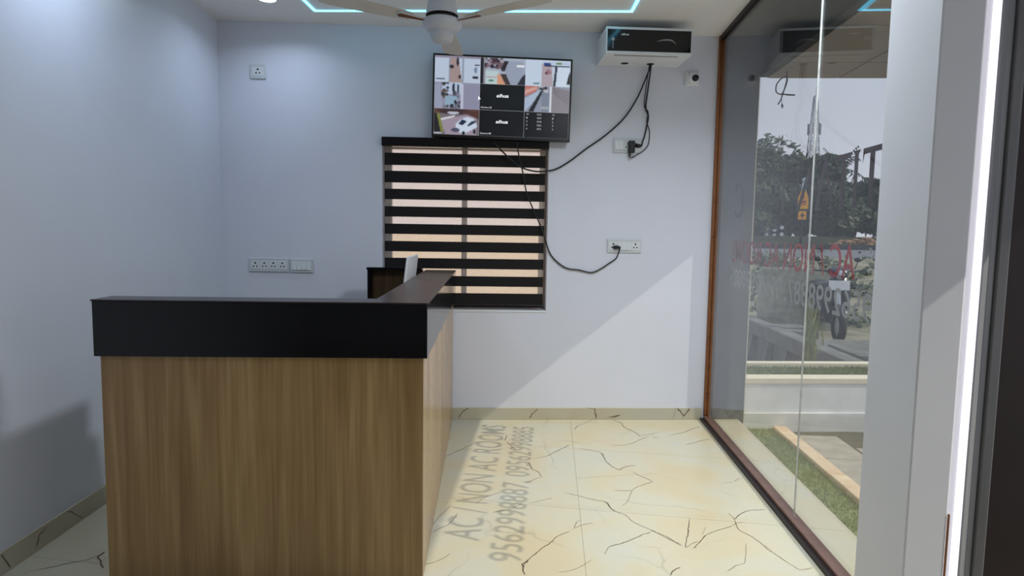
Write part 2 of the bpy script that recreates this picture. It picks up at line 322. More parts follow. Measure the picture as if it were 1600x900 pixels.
# the dark veins printed in the tiles
VE = [
 (0.0048, [(-0.08,2.449),(-0.091,2.467),(-0.067,2.511),(-0.036,2.566),(-0.017,2.601),(0.024,2.661),(0.047,2.71),(0.082,2.75),(0.108,2.771)]),
 (0.0063, [(-0.08,2.391),(-0.087,2.428),(-0.086,2.458),(-0.069,2.5)]),
 (0.0032, [(0.127,2.804),(0.16,2.833),(0.188,2.855),(0.225,2.871)]),
 (0.0032, [(0.133,2.811),(0.15,2.878),(0.166,2.886)]),
 (0.0034, [(0.1,3.206),(0.172,3.172),(0.22,3.145),(0.262,3.126),(0.303,3.114),(0.316,3.085),(0.324,3.034),(0.358,2.994),(0.389,2.969),(0.405,2.922),(0.422,2.89),(0.451,2.86),(0.487,2.825),(0.499,2.814),(0.541,2.756),(0.6,2.697)]),
 (0.0055, [(0.296,3.106),(0.314,3.092),(0.319,3.048),(0.337,3.006)]),
 (0.0044, [(0.28,2.651),(0.304,2.664),(0.348,2.691),(0.395,2.731),(0.438,2.771),(0.484,2.806)]),
 (0.0027, [(0.28,2.651),(0.266,2.616),(0.255,2.582)]),
 (0.0038, [(0.486,2.819),(0.544,2.769),(0.598,2.686)]),
 (0.0049, [(0.692,2.956),(0.666,2.861),(0.649,2.797),(0.628,2.735),(0.612,2.676)]),
 (0.0035, [(0.614,2.67),(0.644,2.707),(0.678,2.733)]),
 (0.0058, [(0.646,2.668),(0.673,2.71),(0.707,2.76),(0.73,2.798)]),
 (0.004, [(0.715,2.797),(0.746,2.875)]),
 (0.003, [(0.73,2.798),(0.791,2.847),(0.862,2.892),(0.902,2.929),(0.936,2.946)]),
 (0.0043, [(0.904,2.97),(0.957,3.037),(1.007,3.078),(1.057,3.09),(1.099,3.101)]),
 (0.0033, [(0.896,3.038),(0.908,2.984),(0.896,2.889),(0.903,2.852),(0.936,2.799),(0.958,2.736),(0.968,2.686),(0.98,2.665)]),
 (0.0051, [(0.968,2.726),(0.98,2.665)]),
 (0.0031, [(0.98,2.665),(1.002,2.613),(1.027,2.554),(1.044,2.53),(1.078,2.538),(1.103,2.551)]),
 (0.0053, [(0.505,2.438),(0.514,2.463),(0.537,2.49),(0.555,2.501)]),
 (0.0025, [(0.889,2.73),(0.855,2.626),(0.83,2.561),(0.789,2.537),(0.742,2.488)]),
 (0.005, [(-0.048,3.714),(0.007,3.753),(0.054,3.827),(0.103,3.903),(0.146,3.969)]),
 (0.0032, [(-0.113,3.686),(-0.048,3.714)]),
 (0.0047, [(0.186,4.28),(0.212,4.371),(0.25,4.421),(0.331,4.54)]),
 (0.006, [(0.477,4.556),(0.53,4.483),(0.546,4.379),(0.586,4.31),(0.617,4.243),(0.627,4.189)]),
 (0.004, [(0.418,3.985),(0.511,4.008),(0.576,4.065),(0.617,4.122),(0.688,4.196)]),
 (0.0042, [(0.205,3.902),(0.284,3.874),(0.333,3.845),(0.357,3.79)]),
 (0.0066, [(0.333,3.833),(0.348,3.778),(0.353,3.702)]),
 (0.0051, [(0.353,3.702),(0.38,3.62),(0.412,3.573),(0.426,3.564)]),
 (0.006, [(0.421,3.554),(0.453,3.607),(0.493,3.632),(0.521,3.645)]),
 (0.0036, [(0.285,3.716),(0.353,3.702)]),
 (0.0069, [(0.497,3.542),(0.516,3.496)]),
 (0.0038, [(0.516,3.496),(0.55,3.461),(0.587,3.401)]),
 (0.0037, [(0.587,3.401),(0.532,3.359),(0.481,3.311),(0.459,3.275)]),
 (0.004, [(0.363,3.265),(0.413,3.262),(0.459,3.275)]),
 (0.0028, [(0.459,3.275),(0.436,3.198),(0.413,3.117),(0.383,3.076)]),
 (0.0047, [(0.841,4.24),(0.912,4.29),(0.953,4.322),(1.04,4.419),(1.093,4.455)]),
 (0.0046, [(0.905,4.05),(0.995,4.124),(1.065,4.17),(1.104,4.175)]),
 (0.0035, [(0.967,3.421),(1.036,3.446)]),
 (0.0064, [(1.046,3.456),(1.085,3.506)]),
 (0.004, [(1.085,3.506),(1.095,3.479)]),
 (0.0032, [(0.629,4.203),(0.723,4.255),(0.786,4.318)]),
 (0.0042, [(-0.614,3.677),(-0.564,3.761),(-0.512,3.849),(-0.466,3.94),(-0.445,3.968)]),
 (0.0032, [(-0.511,2.706),(-0.491,2.739),(-0.452,2.788),(-0.436,2.842),(-0.425,2.912)]),
 (0.003, [(-0.52,2.768),(-0.51,2.862),(-0.49,2.926),(-0.471,3.001)]),
 (0.0032, [(-0.346,3.036),(-0.315,3.108),(-0.276,3.144),(-0.235,3.181)]),
 (0.0033, [(-0.256,2.935),(-0.233,2.951),(-0.196,2.969),(-0.151,3.01),(-0.121,3.05)]),
 (0.0028, [(-0.074,3.062),(-0.01,3.107),(0.03,3.134)]),
 (0.0061, [(-0.28,4.011),(-0.274,4.038),(-0.271,4.118)]),
 (0.0042, [(-0.262,3.988),(-0.222,3.892),(-0.186,3.825)]),
 (0.0042, [(-0.107,3.632),(-0.085,3.532),(-0.05,3.486),(-0.024,3.412)]),
 (0.0062, [(-0.093,3.561),(-0.081,3.522)]),
 (0.0037, [(-0.024,3.412),(-0.066,3.371),(-0.109,3.313)]),
 (0.0023, [(-0.488,2.432),(-0.45,2.455),(-0.417,2.494),(-0.4,2.528)]),
 (0.002, [(0.058,2.422),(0.086,2.429),(0.128,2.453),(0.169,2.496),(0.198,2.535)]),
 (0.0054, [(-1.997,2.256),(-1.928,2.301),(-1.874,2.336),(-1.844,2.369),(-1.833,2.402)]),
 (0.0079, [(-1.84,2.412),(-1.832,2.37),(-1.791,2.323),(-1.756,2.287)]),
 (0.0037, [(-2.06,2.635),(-2.022,2.658)]),
 (0.0034, [(-2.036,2.21),(-1.997,2.256)]),
 (0.0028, [(-1.991,2.346),(-1.968,2.421)]),
]
VB = [(0.0077, [(0.344, 0.085), (0.35, 0.047), (0.36, 0.008)]), (0.0058, [(0.292, 0.09), (0.339, 0.08)]), (0.0072, [(-0.131, 0.013), (-0.113, 0.047), (-0.076, 0.08)]), (0.0086, [(0.965, 0.086), (0.99, 0.057), (1.01, 0.028)]), (0.0077, [(1.056, 0.086), (1.029, 0.052), (1.01, 0.028)]), (0.0077, [(1.01, 0.032), (1.011, 0.013)]), (0.0058, [(-0.654, 0.004), (-0.626, 0.056), (-0.575, 0.085)]), (0.0048, [(0.446, 0.018), (0.517, 0.028), (0.54, 0.037)]), (0.0058, [(0.484, 0.013), (0.522, 0.028)])]
VL = [(0.0065, [(-0.053, 0.078), (-0.084, 0.065), (-0.096, 0.063), (-0.121, 0.02)]), (0.0046, [(0.084, 0.086), (0.129, 0.048), (0.18, 0.006)]), (0.0052, [(-0.3, 0.087), (-0.271, 0.035), (-0.26, 0.013)])]

def ribbons(data, M4, seed, lift=0.0006):
    mb = MB(); r = random.Random(seed)
    for wd, pl in data:
        P = smoothpts([(a, b, 0) for a, b in pl], 4) if len(pl) > 2 else [Vector((*p, 0)) for p in pl]
        # jitter so that the crack looks natural
        P = [P[0]] + [p + Vector((r.uniform(-1, 1), r.uniform(-1, 1), 0))*wd*0.5 for p in P[1:-1]] + [P[-1]]
        L = []
        for i, p in enumerate(P):
            t = (P[min(i+1, len(P)-1)] - P[max(i-1, 0)]).normalized(); nn = Vector((-t.y, t.x, 0))
            h = wd*0.5*(0.55 + 0.6*r.random())*(0.45 if i in (0, len(P)-1) else 1)
            L += [M4 @ (p + nn*h + Vector((0, 0, lift))), M4 @ (p - nn*h + Vector((0, 0, lift)))]
        mb.add(L, [(2*i, 2*i+1, 2*i+3, 2*i+2) for i in range(len(P)-1)])
    return mb
stuff(ribbons(VE, Matrix.Identity(4), 3).build('marble_vein', M['vein'], floor))

ceiling = S(MB().box(-2.7, GX+0.03, -3.1, 4.9, CEIL, CEIL+0.12).build('ceiling', M['ceil']))

# back wall with its window opening (local frame of the wall)
OX0, OX1, OZ0, OZ1 = -1.2, -0.028, 0.79, 2.0
wb = MB()
wb.box(-2.45, OX0, 0, 0.2, -0.1, 2.9); wb.box(OX1, 1.165, 0, 0.2, -0.1, 2.9)
wb.box(OX0, OX1, 0, 0.2, -0.1, OZ0); wb.box(OX0, OX1, 0, 0.2, OZ1, 2.9)
wall_back = wb.build('wall_back', M['wall']); wall_back.matrix_world = WM; S(wall_back)
LM = Matrix.Translation((-2.135, 2.5, 0)) @ Matrix.Rotation(radians(90)+atan(0.09), 4, 'Z')   # local x along the left wall, +y behind it
wall_left = MB().box(-5.6, 1.9, 0, 0.15, -0.1, 2.9).build('wall_left', M['wall_l']); wall_left.matrix_world = LM; S(wall_left)
S(MB().box(-2.6, 1.6, -3.15, -3.0, -0.1, 2.9).build('wall_front', M['wall']))
S(MB().box(GX-0.05, GX+0.1, -3.0, 0.5, -0.1, 2.9).build('wall_right', M['wall']))

bb = struct('baseboard_back'); bb.matrix_world = WM
MB().box(-2.33, 1.145, -0.011, -0.0005, 0.0, 0.088).build('skirting_tile', M['skirt'], bb, bevel=0.002)
stuff(ribbons(VB, axes((0, -0.0112, 0), (1, 0, 0), (0, 0, 1), (0, -1, 0)), 5).build('marble_vein', M['vein'], bb))
bl = struct('baseboard_left'); bl.matrix_world = LM
MB().box(-5.4, 1.75, -0.010, -0.0005, 0.0, 0.093).build('skirting_tile', M['skirt'], bl, bevel=0.002)
stuff(ribbons(VL, axes((0, -0.0103, 0), (1, 0, 0), (0, 0, 1), (0, -1, 0)), 6).build('marble_vein', M['vein'], bl))

# window behind the blind
win = struct('window_1'); win.matrix_world = WM
fr = MB()
for a in (OX0, OX1-0.05): fr.box(a, a+0.05, 0.12, 0.17, OZ0, OZ1)
fr.box(OX0+0.05, OX1-0.05, 0.12, 0.17, OZ0, OZ0+0.05); fr.box(OX0+0.05, OX1-0.05, 0.12, 0.17, OZ1-0.05, OZ1)
fr.build('window_frame', M['alu'], win, bevel=0.004)
MB().box(-0.645, -0.605, 0.115, 0.165, OZ0+0.05, OZ1-0.05).build('mullion', M['alu'], win, bevel=0.004)
for a, b in ((OX0+0.05, -0.645), (-0.605, OX1-0.05)):
    MB().box(a, b, 0.14, 0.145, OZ0+0.05, OZ1-0.05).build('pane', M['glass'], win)
MB().box(OX0-0.0, OX1+0.0, -0.006, 0.12, OZ0, OZ0+0.012).build('window_sill', M['white'], win, bevel=0.003)

# glass front
gf = struct('window_2')
for y0, y1 in ((1.80, 2.9595), (2.9625, 4.645)):
    MB().box(GX, GX+0.01, y0, y1, 0.02, 2.75).build('pane', M['glass'], gf)
MB().box(GX+0.002, GX+0.0095, 2.9597, 2.9623, 0.02, 2.75).build('silicone_joint', M['silicone'], gf)
tk = MB().box(GX-0.022, GX+0.032, 1.7, 4.645, 0, 0.03).build('floor_track', M['track'], gf, bevel=0.004)
MB().box(GX-0.048, GX-0.0225, 1.7, 4.63, 0, 0.016).build('track_channel', M['chan'], gf)
MB().box(GX+0.0325, GX+0.05, 1.7, 4.64, 0, 0.012).build('track_lip', M['track'], gf, bevel=0.003)
MB().box(GX-0.015, GX+0.025, 1.7, 4.645, 2.735, CEIL).build('head_track', M['chan'], gf)
pm = MB().box(1.160, 1.182, -0.021, 0.0, 0.03, CEIL).build('frame_post', M['copper'], gf, bevel=0.003); pm.matrix_parent_inverse = Matrix.Identity(4); pm.matrix_world = WM
pm = MB().box(1.1825, 1.200, -0.030, 0.0, 0.03, CEIL).build('frame_post', M['copper'], gf, bevel=0.004); pm.matrix_world = WM
sc_ = MB()
for z in (0.2, 0.62, 1.35, 1.6): sc_.lathe([(0, 0.003), (0.004, 0.002), (0.005, 0)], 8, Matrix.Translation((1.171, -0.0212, z)) @ Matrix.Rotation(pi/2, 4, 'X'))
pm = sc_.build('screw', M['chan'], gf); pm.matrix_world = WM
GT = axes((GX+0.0105, 0, 0), (0, 1, 0), (0, 0, 1), (1, 0, 0))
def glass_text(txt, y0, y1, z0, z1, m, **k):
    vs, fs = text_mesh(txt, y1-y0, z1-z0, **k)
    MB().add([GT @ (v + Vector((y0, z0, 0))) for v in vs], fs).build('lettering', m, gf)
glass_text('AC / NON AC ROOMS', 2.525, 4.205, 1.190, 1.330, M['red'], offset=0.004)
glass_text('9562998887, 09562998885', 2.375, 4.205, 1.015, 1.150, M['grey'], offset=0.006)
# serif letters of the name above
def serif_letter(ch, y0, w, z0=1.475, z1=1.697):
    mb = MB(); h = z1-z0; t = h*0.16; s_ = h*0.07
    def poly(p): mb.prism([(y0+a*w, z0+b*h) for a, b in p], 0, 0.0008, GT)
    if ch == 'T':
        poly([(0, 1), (1, 1), (1.0, .76), (.93, .90), (.07, .90), (0, .76)]); poly([(.38, .06), (.62, .06), (.62, .9), (.38, .9)]); poly([(.22, 0), (.78, 0), (.66, .06), (.34, .06)])
    if ch == 'I':
        poly([(0, 1), (1, 1), (.74, .93), (.26, .93)]); poly([(.26, .07), (.74, .07), (.74, .93), (.26, .93)]); poly([(0, 0), (1, 0), (.74, .07), (.26, .07)])
    if ch == 'A':
        poly([(.42, 1), (.56, 1), (.95, .06), (.74, .06)]); poly([(.42, 1), (.48, .9), (.16, .06), (.07, .06)]); poly([(.26, .36), (.70, .36), (.72, .30), (.24, .30)])
        poly([(0, 0), (.26, 0), (.26, .06), (0, .06)]); poly([(.62, 0), (1, 0), (1, .06), (.62, .06)])
    if ch == 'N':
        poly([(.08, .06), (.18, .06), (.18, 1), (.08, 1)]); poly([(.82, 0), (.92, 0), (.92, .94), (.82, .94)]); poly([(0, 1), (.22, 1), (.92, 0), (.74, 0)])
        poly([(0, 0), (.28, 0), (.28, .06), (0, .06)]); poly([(.7, 1), (1, 1), (1, .94), (.7, .94)])
    if ch == 'C':
        n = 22; a0, a1 = radians(40), radians(320)
        for i in range(n):
            q = [a0+(a1-a0)*i/n, a0+(a1-a0)*(i+1)/n]
            poly([(.5+.5*cos(q[0]), .5+.5*sin(q[0])), (.5+.5*cos(q[1]), .5+.5*sin(q[1])), (.54+.30*cos(q[1]), .5+.42*sin(q[1])), (.54+.30*cos(q[0]), .5+.42*sin(q[0]))])
        poly([(.84, .98), (.9, .98), (.9, .70), (.80, .80)])
    mb.build('lettering', M['maroon'], gf)
for ch, y0, w_ in (('T', 2.37, .145), ('I', 2.535, .062), ('T', 2.612, .125), ('A', 2.755, .19), ('N', 2.972, .20), ('I', 3.30, .07), ('C', 4.0, .20)): serif_letter(ch, y0, w_)

# the column right of the glass, the lit trim beside it and the dark door frame
S(MB().prism([(0.963, 1.68), (1.075, 1.693), (1.075, 1.935), (0.963, 1.935)], 0, CEIL).build('column', M['col'], bevel=0.004))
t2 = struct('trim_1', (1.0755, 1.708, 0))
prof = [(0.0, -0.012), (0.005, -0.008), (0.011, -0.002), (0.018, 0.003), (0.026, 0.006), (0.038, 0.006), (0.038, 0.05), (0.0, 0.05)]
MB().prism(prof, 0, CEIL).build('jamb_profile', M['white'], t2)
MB().box(0.001, 0.005, -0.0165, -0.0125, 0, 0.62).build('trim_edge', M['copper'], t2)
d1 = struct('door_1', (1.1140, 1.708, 0))
MB().prism([(0.0, -0.012), (0.006, -0.012), (0.04, 0.02), (0.055, 0.02), (0.055, 0.07), (0.0, 0.07)], 0, CEIL).build('door_frame', M['doorframe'], d1, bevel=0.002)
MB().box(0.0555, 0.085, 0.012, 0.06, 0, CEIL).build('door_stile', M['doorframe2'], d1, bevel=0.004)
MB().box(0.0855, 0.40, 0.03, 0.06, 0, CEIL).build('door_leaf', M['chan'], d1, bevel=0.004)
ls = thing('light_strip', 'glowing lilac-white vertical light strip between column and dark door frame', 'light strip', (1.0755, 1.708, 0))
LP = [(0.028, 0.0055), (0.028, -0.004), (0.032, -0.010), (0.0375, -0.013), (0.0375, 0.0055)]
MB().prism(LP, 0.002, CEIL-0.02).build('diffuser', M['led_white'], ls)
MB().prism(LP, CEIL-0.0195, CEIL-0.001).build('end_cap', M['doorframe'], ls)

# ------------------------------------------------------------------ lamps of the room
def downlight(x, y, label, power, col=(0.64, 0.77, 1.0), rad=0.052):
    t = thing('downlight', label, 'ceiling light', (x, y, CEIL), 0, 'round ceiling downlights')
    MB().lathe([(rad, 0.0), (rad, -0.004), (rad+0.012, -0.006), (rad+0.014, 0.0)], 28).build('bezel', M['white'], t)
    MB().lathe([(0.0, -0.003), (rad, -0.003)], 28).build('diffuser', M['lamp'], t)
    l = bpy.data.lights.new('downlight_lamp', 'AREA'); l.shape = 'DISK'; l.size = rad*2; l.energy = power; l.color = col; l.spread = radians(150)
    o = bpy.data.objects.new('downlight_lamp', l); C.objects.link(o); o.parent = t; o.location = (0, 0, -0.012)
downlight(-1.77, 3.88, 'lit round downlight in the ceiling near the left wall', 2.6)
downlight(-1.80, 2.58, 'round downlight close to the left wall above the counter front', 4.8)
for x, y, p_, lb in ((-1.7, 0.7, 2.2, 'unseen round downlight added for fill near the left wall, farthest from the back wall'), (0.55, 0.7, 2.0, 'unseen round downlight added for fill over the entrance'),): downlight(x, y, lb, p_, (0.84, 0.92, 1.0) if x > 0 else (0.64, 0.77, 1.0))  # both out of view, added to light the room
downlight(0.72, 2.6, 'unseen large round panel light added over the open floor to brighten the right side', 36.0, (0.84, 0.92, 1.0), 0.24)  # out of view, added to lift the back wall's right part and counter side

led = thing('ceiling_led_outline', 'cyan LED light line let into the ceiling around the fan', 'light strip', (0, 0, CEIL))
def ledseg(a, b, name='led_segment'):
    a = Vector(a); b = Vector(b); t = (b-a).normalized(); n = Vector((-t.y, t.x, 0))*0.007
    MB().prism([tuple((a-n).xy), tuple((b-n).xy), tuple((b+n).xy), tuple((a+n).xy)], -0.006, -0.0005).build(name, M['led_cyan'], led)
for a, b in (((-1.535, 2.2, 0), (-1.548, 4.09, 0)), ((-1.54, 4.085, 0), (0.485, 4.135, 0)), ((0.478, 4.13, 0), (0.60, 2.2, 0)), ((-1.535, 2.2, 0), (0.60, 2.2, 0))): ledseg(a, b)

# ------------------------------------------------------------------ reception counter
CR = radians(95.846-90)
CM = Matrix.Translation((-0.473, 2.314, 0)) @ Matrix.Rotation(CR, 4, 'Z')     # x along the front (leftwards negative), y along the side
ct = thing('reception_counter', 'L-shaped oak-look reception counter with a black band and top', 'counter', (-0.473, 2.314, 0), CR)
T = 1.09
SL = 2.10                                                         # length of the side arm
MB().box(-1.19, 0, 0.0, 0.02, 0, 0.885).build('front_panel', M['wood'], ct, bevel=0.001)
MB().box(-0.02, 0, 0.0205, SL, 0, 0.885).build('side_panel', M['wood'], ct, bevel=0.001)
MB().box(-1.19, -1.17, 0.0205, 0.55, 0, 0.885).build('end_panel', M['wood'], ct, bevel=0.001)
MB().box(-1.203, 0.016, -0.018, 0.006, 0.880, T-0.0063).build('front_band', M['black_lam'], ct, bevel=0.0015)
MB().box(-0.006, 0.016, 0.0065, SL, 0.880, T-0.0063).build('side_band', M['black_lam'], ct, bevel=0.0015)
MB().box(-1.203, -1.181, 0.0065, 0.115, 0.880, T-0.0063).build('end_band', M['black_lam'], ct, bevel=0.0015)
MB().prism([(-1.207, -0.021), (0.019, -0.021), (0.019, SL), (-0.195, SL), (-0.195, 0.115), (-1.207, 0.115)], T-0.006, T).build('top', M['brown_lam'], ct, bevel=0.0015)
bx = MB().box(-1.165, -0.175, 0.0955, 0.115, 0.75, T-0.0063)
bx.build('inner_riser', M['black_lam'], ct)
MB().box(-0.195, -0.175, 0.1155, SL-0.03, 0.75, T-0.0063).build('inner_riser', M['wood'], ct)
MB().prism([(-1.169, 0.0205), (-0.0205, 0.0205), (-0.0205, SL-0.03), (-0.60, SL-0.03), (-0.60, 0.60), (-1.169, 0.60)], 0.722, 0.7495).build('desk_top', M['wood'], ct, bevel=0.001)
# far return against the window: oak-look panel, its shade put into the colour, in a black edge
MB().box(-0.530, -0.1955, 1.90, 1.92, 0.75, 1.100).build('return_panel', M['wood_shaded'], ct)
MB().box(-0.560, -0.5305, 1.86, 1.93, 0.0, 1.100).build('return_edge', M['black_lam'], ct, bevel=0.001)
MB().box(-0.565, -0.1955, 1.855, 1.935, 1.1005, 1.116).build('return_top', M['black_lam'], ct, bevel=0.001)

# white monitor behind the side arm, seen from behind
mo = thing('monitor', 'white monitor seen from behind, standing on the desk inside the counter', 'monitor', tuple(CM @ Vector((-0.238, 1.42, 0.75))), CR)
tilt = Matrix.Translation((0, 0, 0.12)) @ Matrix.Rotation(radians(6.5), 4, 'Y')
MB().box(-0.012, 0.0, -0.27, 0.24, 0.035, 0.345, tilt).build('back_shell', M['white'], mo, bevel=0.004)
MB().box(-0.013, -0.0005, -0.27, 0.24, 0.0, 0.0345, tilt).build('chin', M['alu'], mo, bevel=0.003)
MB().box(-0.0165, -0.0125, -0.262, 0.232, 0.04, 0.34, tilt).build('screen', M['black'], mo)
MB().box(0.0005, 0.0015, -0.03, 0.03, 0.20, 0.215, tilt).build('badge', M['grey'], mo)
MB().box(0.002, 0.016, -0.03, 0.03, 0.008, 0.24).box(-0.13, 0.03, -0.10, 0.10, 0.0, 0.0075).build('stand', M['alu'], mo, bevel=0.002)

# ------------------------------------------------------------------ zebra blind
zb = thing('zebra_blind', 'black and sheer zebra roller blind hanging in the window below the television', 'blind', tuple(wl(0, 0)), WR)
HD = radians(-0.6)
MB().box(-1.197, -0.032, -0.055, 0.01, 1.945, 2.008).build('headrail', M['black_lam'], zb, bevel=0.006)
x0, x1 = -1.184, -0.052
tops = [1.906, 1.781, 1.656, 1.534, 1.412, 1.290, 1.171, 1.045, 0.923]
bots = [1.822, 1.701, 1.584, 1.462, 1.340, 1.217, 1.098, 0.973, 0.842]
prev = 1.95
for a, b in zip(tops, bots):
    MB().box(x0, x1, 0.0085, 0.0105, a, prev).build('sheer_strip', M['sheer'], zb)
    MB().box(x0, x1, 0.006, 0.013, b, a).build('band', M['band'], zb)
    prev = b
MB().box(x0-0.002, x1+0.002, 0.0, 0.02, 0.822, 0.8415).build('bottom_rail', M['black_lam'], zb, bevel=0.004)

# ------------------------------------------------------------------ television with nine camera pictures
TVW, TVH = 0.955, 0.560
tv = thing('television', 'black flat television showing nine security camera pictures above the blind', 'television', tuple(wl(-0.368, 2.281, 0.035)), 0)
tv.rotation_euler = (0, radians(0.9), WR)
MB().box(-TVW/2, TVW/2, -0.045, -0.012, -TVH/2, TVH/2).build('cabinet', M['black'], tv, bevel=0.004)
MB().box(-0.20, 0.20, -0.0115, 0.034, -0.14, 0.14).build('wall_bracket', M['chan'], tv)
bz = MB(); W2, H2 = TVW/2-0.0005, TVH/2-0.0005
for a in ((-W2, -W2+0.012, -H2, H2), (W2-0.012, W2, -H2, H2), (-W2+0.012, W2-0.012, H2-0.012, H2), (-W2+0.012, W2-0.012, -H2, -H2+0.020)):
    bz.box(a[0], a[1], -0.052, -0.0455, a[2], a[3])
bz.build('bezel', M['black'], tv, bevel=0.001)

scr = bpy.data.materials.new('screen_picture'); scr.use_nodes = True; nt = scr.node_tree; p = nt.nodes['Principled BSDF']
at = nt.nodes.new('ShaderNodeAttribute'); at.attribute_name = 'Col'
nt.links.new(at.outputs['Color'], p.inputs['Emission Color']); p.inputs['Emission Strength'].default_value = 0.78
p.inputs['Base Color'].default_value = (0.01, 0.01, 0.012, 1); p.inputs['Roughness'].default_value = 0.25
scr_white = emit('screen_white', (0.85, 0.85, 0.88), 0.8); scr_grey = emit('screen_grey', (0.25, 0.25, 0.28), 0.8)
NX, NY = 72, 42
class Pic:
    def __init__(s, rgb):
        s.a = np.zeros((NY, NX, 3)); s.a[:] = lin(rgb)
        s.X, s.Y = np.meshgrid((np.arange(NX)+.5)/NX, (np.arange(NY)+.5)/NY)   # y down
    def poly(s, pts, rgb):
        n = len(pts); ins = np.zeros(s.X.shape, bool)
        for i in range(n):
            (xa, ya), (xb, yb_) = pts[i], pts[(i+1) % n]
            c = ((ya > s.Y) != (yb_ > s.Y)); d = (yb_-ya) or 1e-9
            ins ^= c & (s.X < (xb-xa)*(s.Y-ya)/d + xa)
        s.a[ins] = lin(rgb); return s
    def rect(s, x0, y0, x1, y1, rgb): return s.poly([(x0, y0), (x1, y0), (x1, y1), (x0, y1)], rgb)
    def ell(s, cx, cy, rx, ry, rgb): s.a[((s.X-cx)/rx)**2+((s.Y-cy)/ry)**2 < 1] = lin(rgb); return s
    def speck(s, x0, y0, x1, y1, cols, n, seed):
        r = random.Random(seed)
        for _ in range(n): s.ell(r.uniform(x0, x1), r.uniform(y0, y1), r.uniform(.015, .05), r.uniform(.03, .08), r.choice(cols))
        return s
    def soften(s, k=1):
        for _ in range(k):
            b = np.pad(s.a, ((1, 1), (1, 1), (0, 0)), 'edge')
            s.a = (b[1:-1, 1:-1]*2 + b[:-2, 1:-1] + b[2:, 1:-1] + b[1:-1, :-2] + b[1:-1, 2:])/6
        return s
GR = [(40, 44, 58), (78, 78, 92), (120, 124, 140), (30, 30, 40)]
pics = []
# corridor with two people and white walls
q = Pic((196, 210, 232)); q.rect(0, 0, 1, .07, (150, 140, 165)); q.poly([(.33, .05), (.52, .05), (.6, 1), (.30, 1)], (170, 150, 148)).rect(.30, 0, .34, 1, (150, 158, 180))
q.ell(.37, .40, .05, .07, (48, 44, 60)).ell(.50, .20, .025, .18, (30, 34, 54)).ell(.55, .78, .03, .08, (50, 40, 48)).rect(.60, 0, .64, 1, (150, 160, 180))
q.rect(.88, .28, .99, .33, (30, 40, 58)).ell(.9, .5, .035, .12, (120, 140, 170)).rect(.84, .74, .96, .84, (24, 28, 40)).rect(.03, .86, .22, .90, (70, 80, 90)); pics.append(q.soften())
# office with shelves, orange desk and curtain
q = Pic((176, 186, 206)); q.rect(0, 0, .07, 1, (30, 30, 40)).rect(.07, .0, .11, 1, (150, 150, 160)); q.speck(.10, .02, .52, .38, [(70, 50, 64), (44, 40, 60), (170, 160, 176), (120, 96, 104)], 60, 1)
q.poly([(.52, .1), (.62, .1), (.54, .5), (.46, .5)], (44, 40, 50)).rect(.11, .5, .40, 1, (196, 216, 220)).poly([(.38, .62), (.44, .62), (.56, 1), (.38, 1)], (220, 160, 130)).poly([(.44, .6), (.6, .6), (.68, 1), (.56, 1)], (64, 56, 58))
q.poly([(.62, .1), (.95, .1), (1, .7), (.9, 1), (.68, 1), (.54, .5)], (158, 168, 190)).rect(.8, .24, .97, .31, (250, 252, 255)).rect(.12, .72, .36, .77, (190, 160, 170)).ell(.24, .87, .06, .04, (60, 130, 100)).poly([(.92, .7), (1, .55), (1, 1), (.82, 1)], (40, 46, 60)); pics.append(q.soften())
# white corridor with blue banner
q = Pic((204, 220, 240)); q.poly([(.36, .08), (.58, .08), (.62, 1), (.36, 1)], (182, 168, 178)); q.speck(.43, .35, .56, .5, [(90, 50, 70), (160, 120, 130)], 8, 2)
q.rect(.36, .06, .98, .14, (190, 205, 230)).rect(.40, .10, .56, .18, (50, 70, 140)).rect(.68, .08, .80, .14, (90, 140, 70)).rect(.42, .19, .98, .24, (40, 46, 70)).poly([(.66, .24), (.71, .24), (.68, 1), (.62, 1)], (44, 52, 70)).poly([(.71, .24), (.98, .24), (.95, 1), (.68, 1)], (214, 228, 246)).poly([(.97, .5), (1, .4), (1, .9), (.92, .9)], (24, 24, 34)).rect(.18, .88, .32, .92, (40, 90, 70)); pics.append(q.soften())
# lobby with people against a window
q = Pic((150, 152, 178)); q.poly([(0, .1), (.12, .05), (.18, 1), (0, 1)], (160, 166, 190)).rect(.16, 0, .60, .45, (190, 205, 230)); q.speck(.18, .0, .30, .55, [(60, 60, 60), (96, 84, 74), (40, 44, 54)], 22, 3)
q.ell(.42, .22, .03, .2, (30, 34, 50)).ell(.52, .25, .025, .2, (36, 44, 62)); q.speck(.44, .35, .56, .65, GR, 14, 4).rect(.24, .52, .50, .88, (150, 178, 200)); q.speck(.46, .66, .58, 1, GR, 10, 5); q.speck(.2, .85, .45, 1, GR, 8, 6)
q.rect(.58, .05, .64, 1, (200, 205, 226)).poly([(.64, .08), (1, .1), (1, 1), (.64, 1)], (148, 148, 174)); pics.append(q.soften())
q = Pic((12, 14, 20)); pics.append(q)
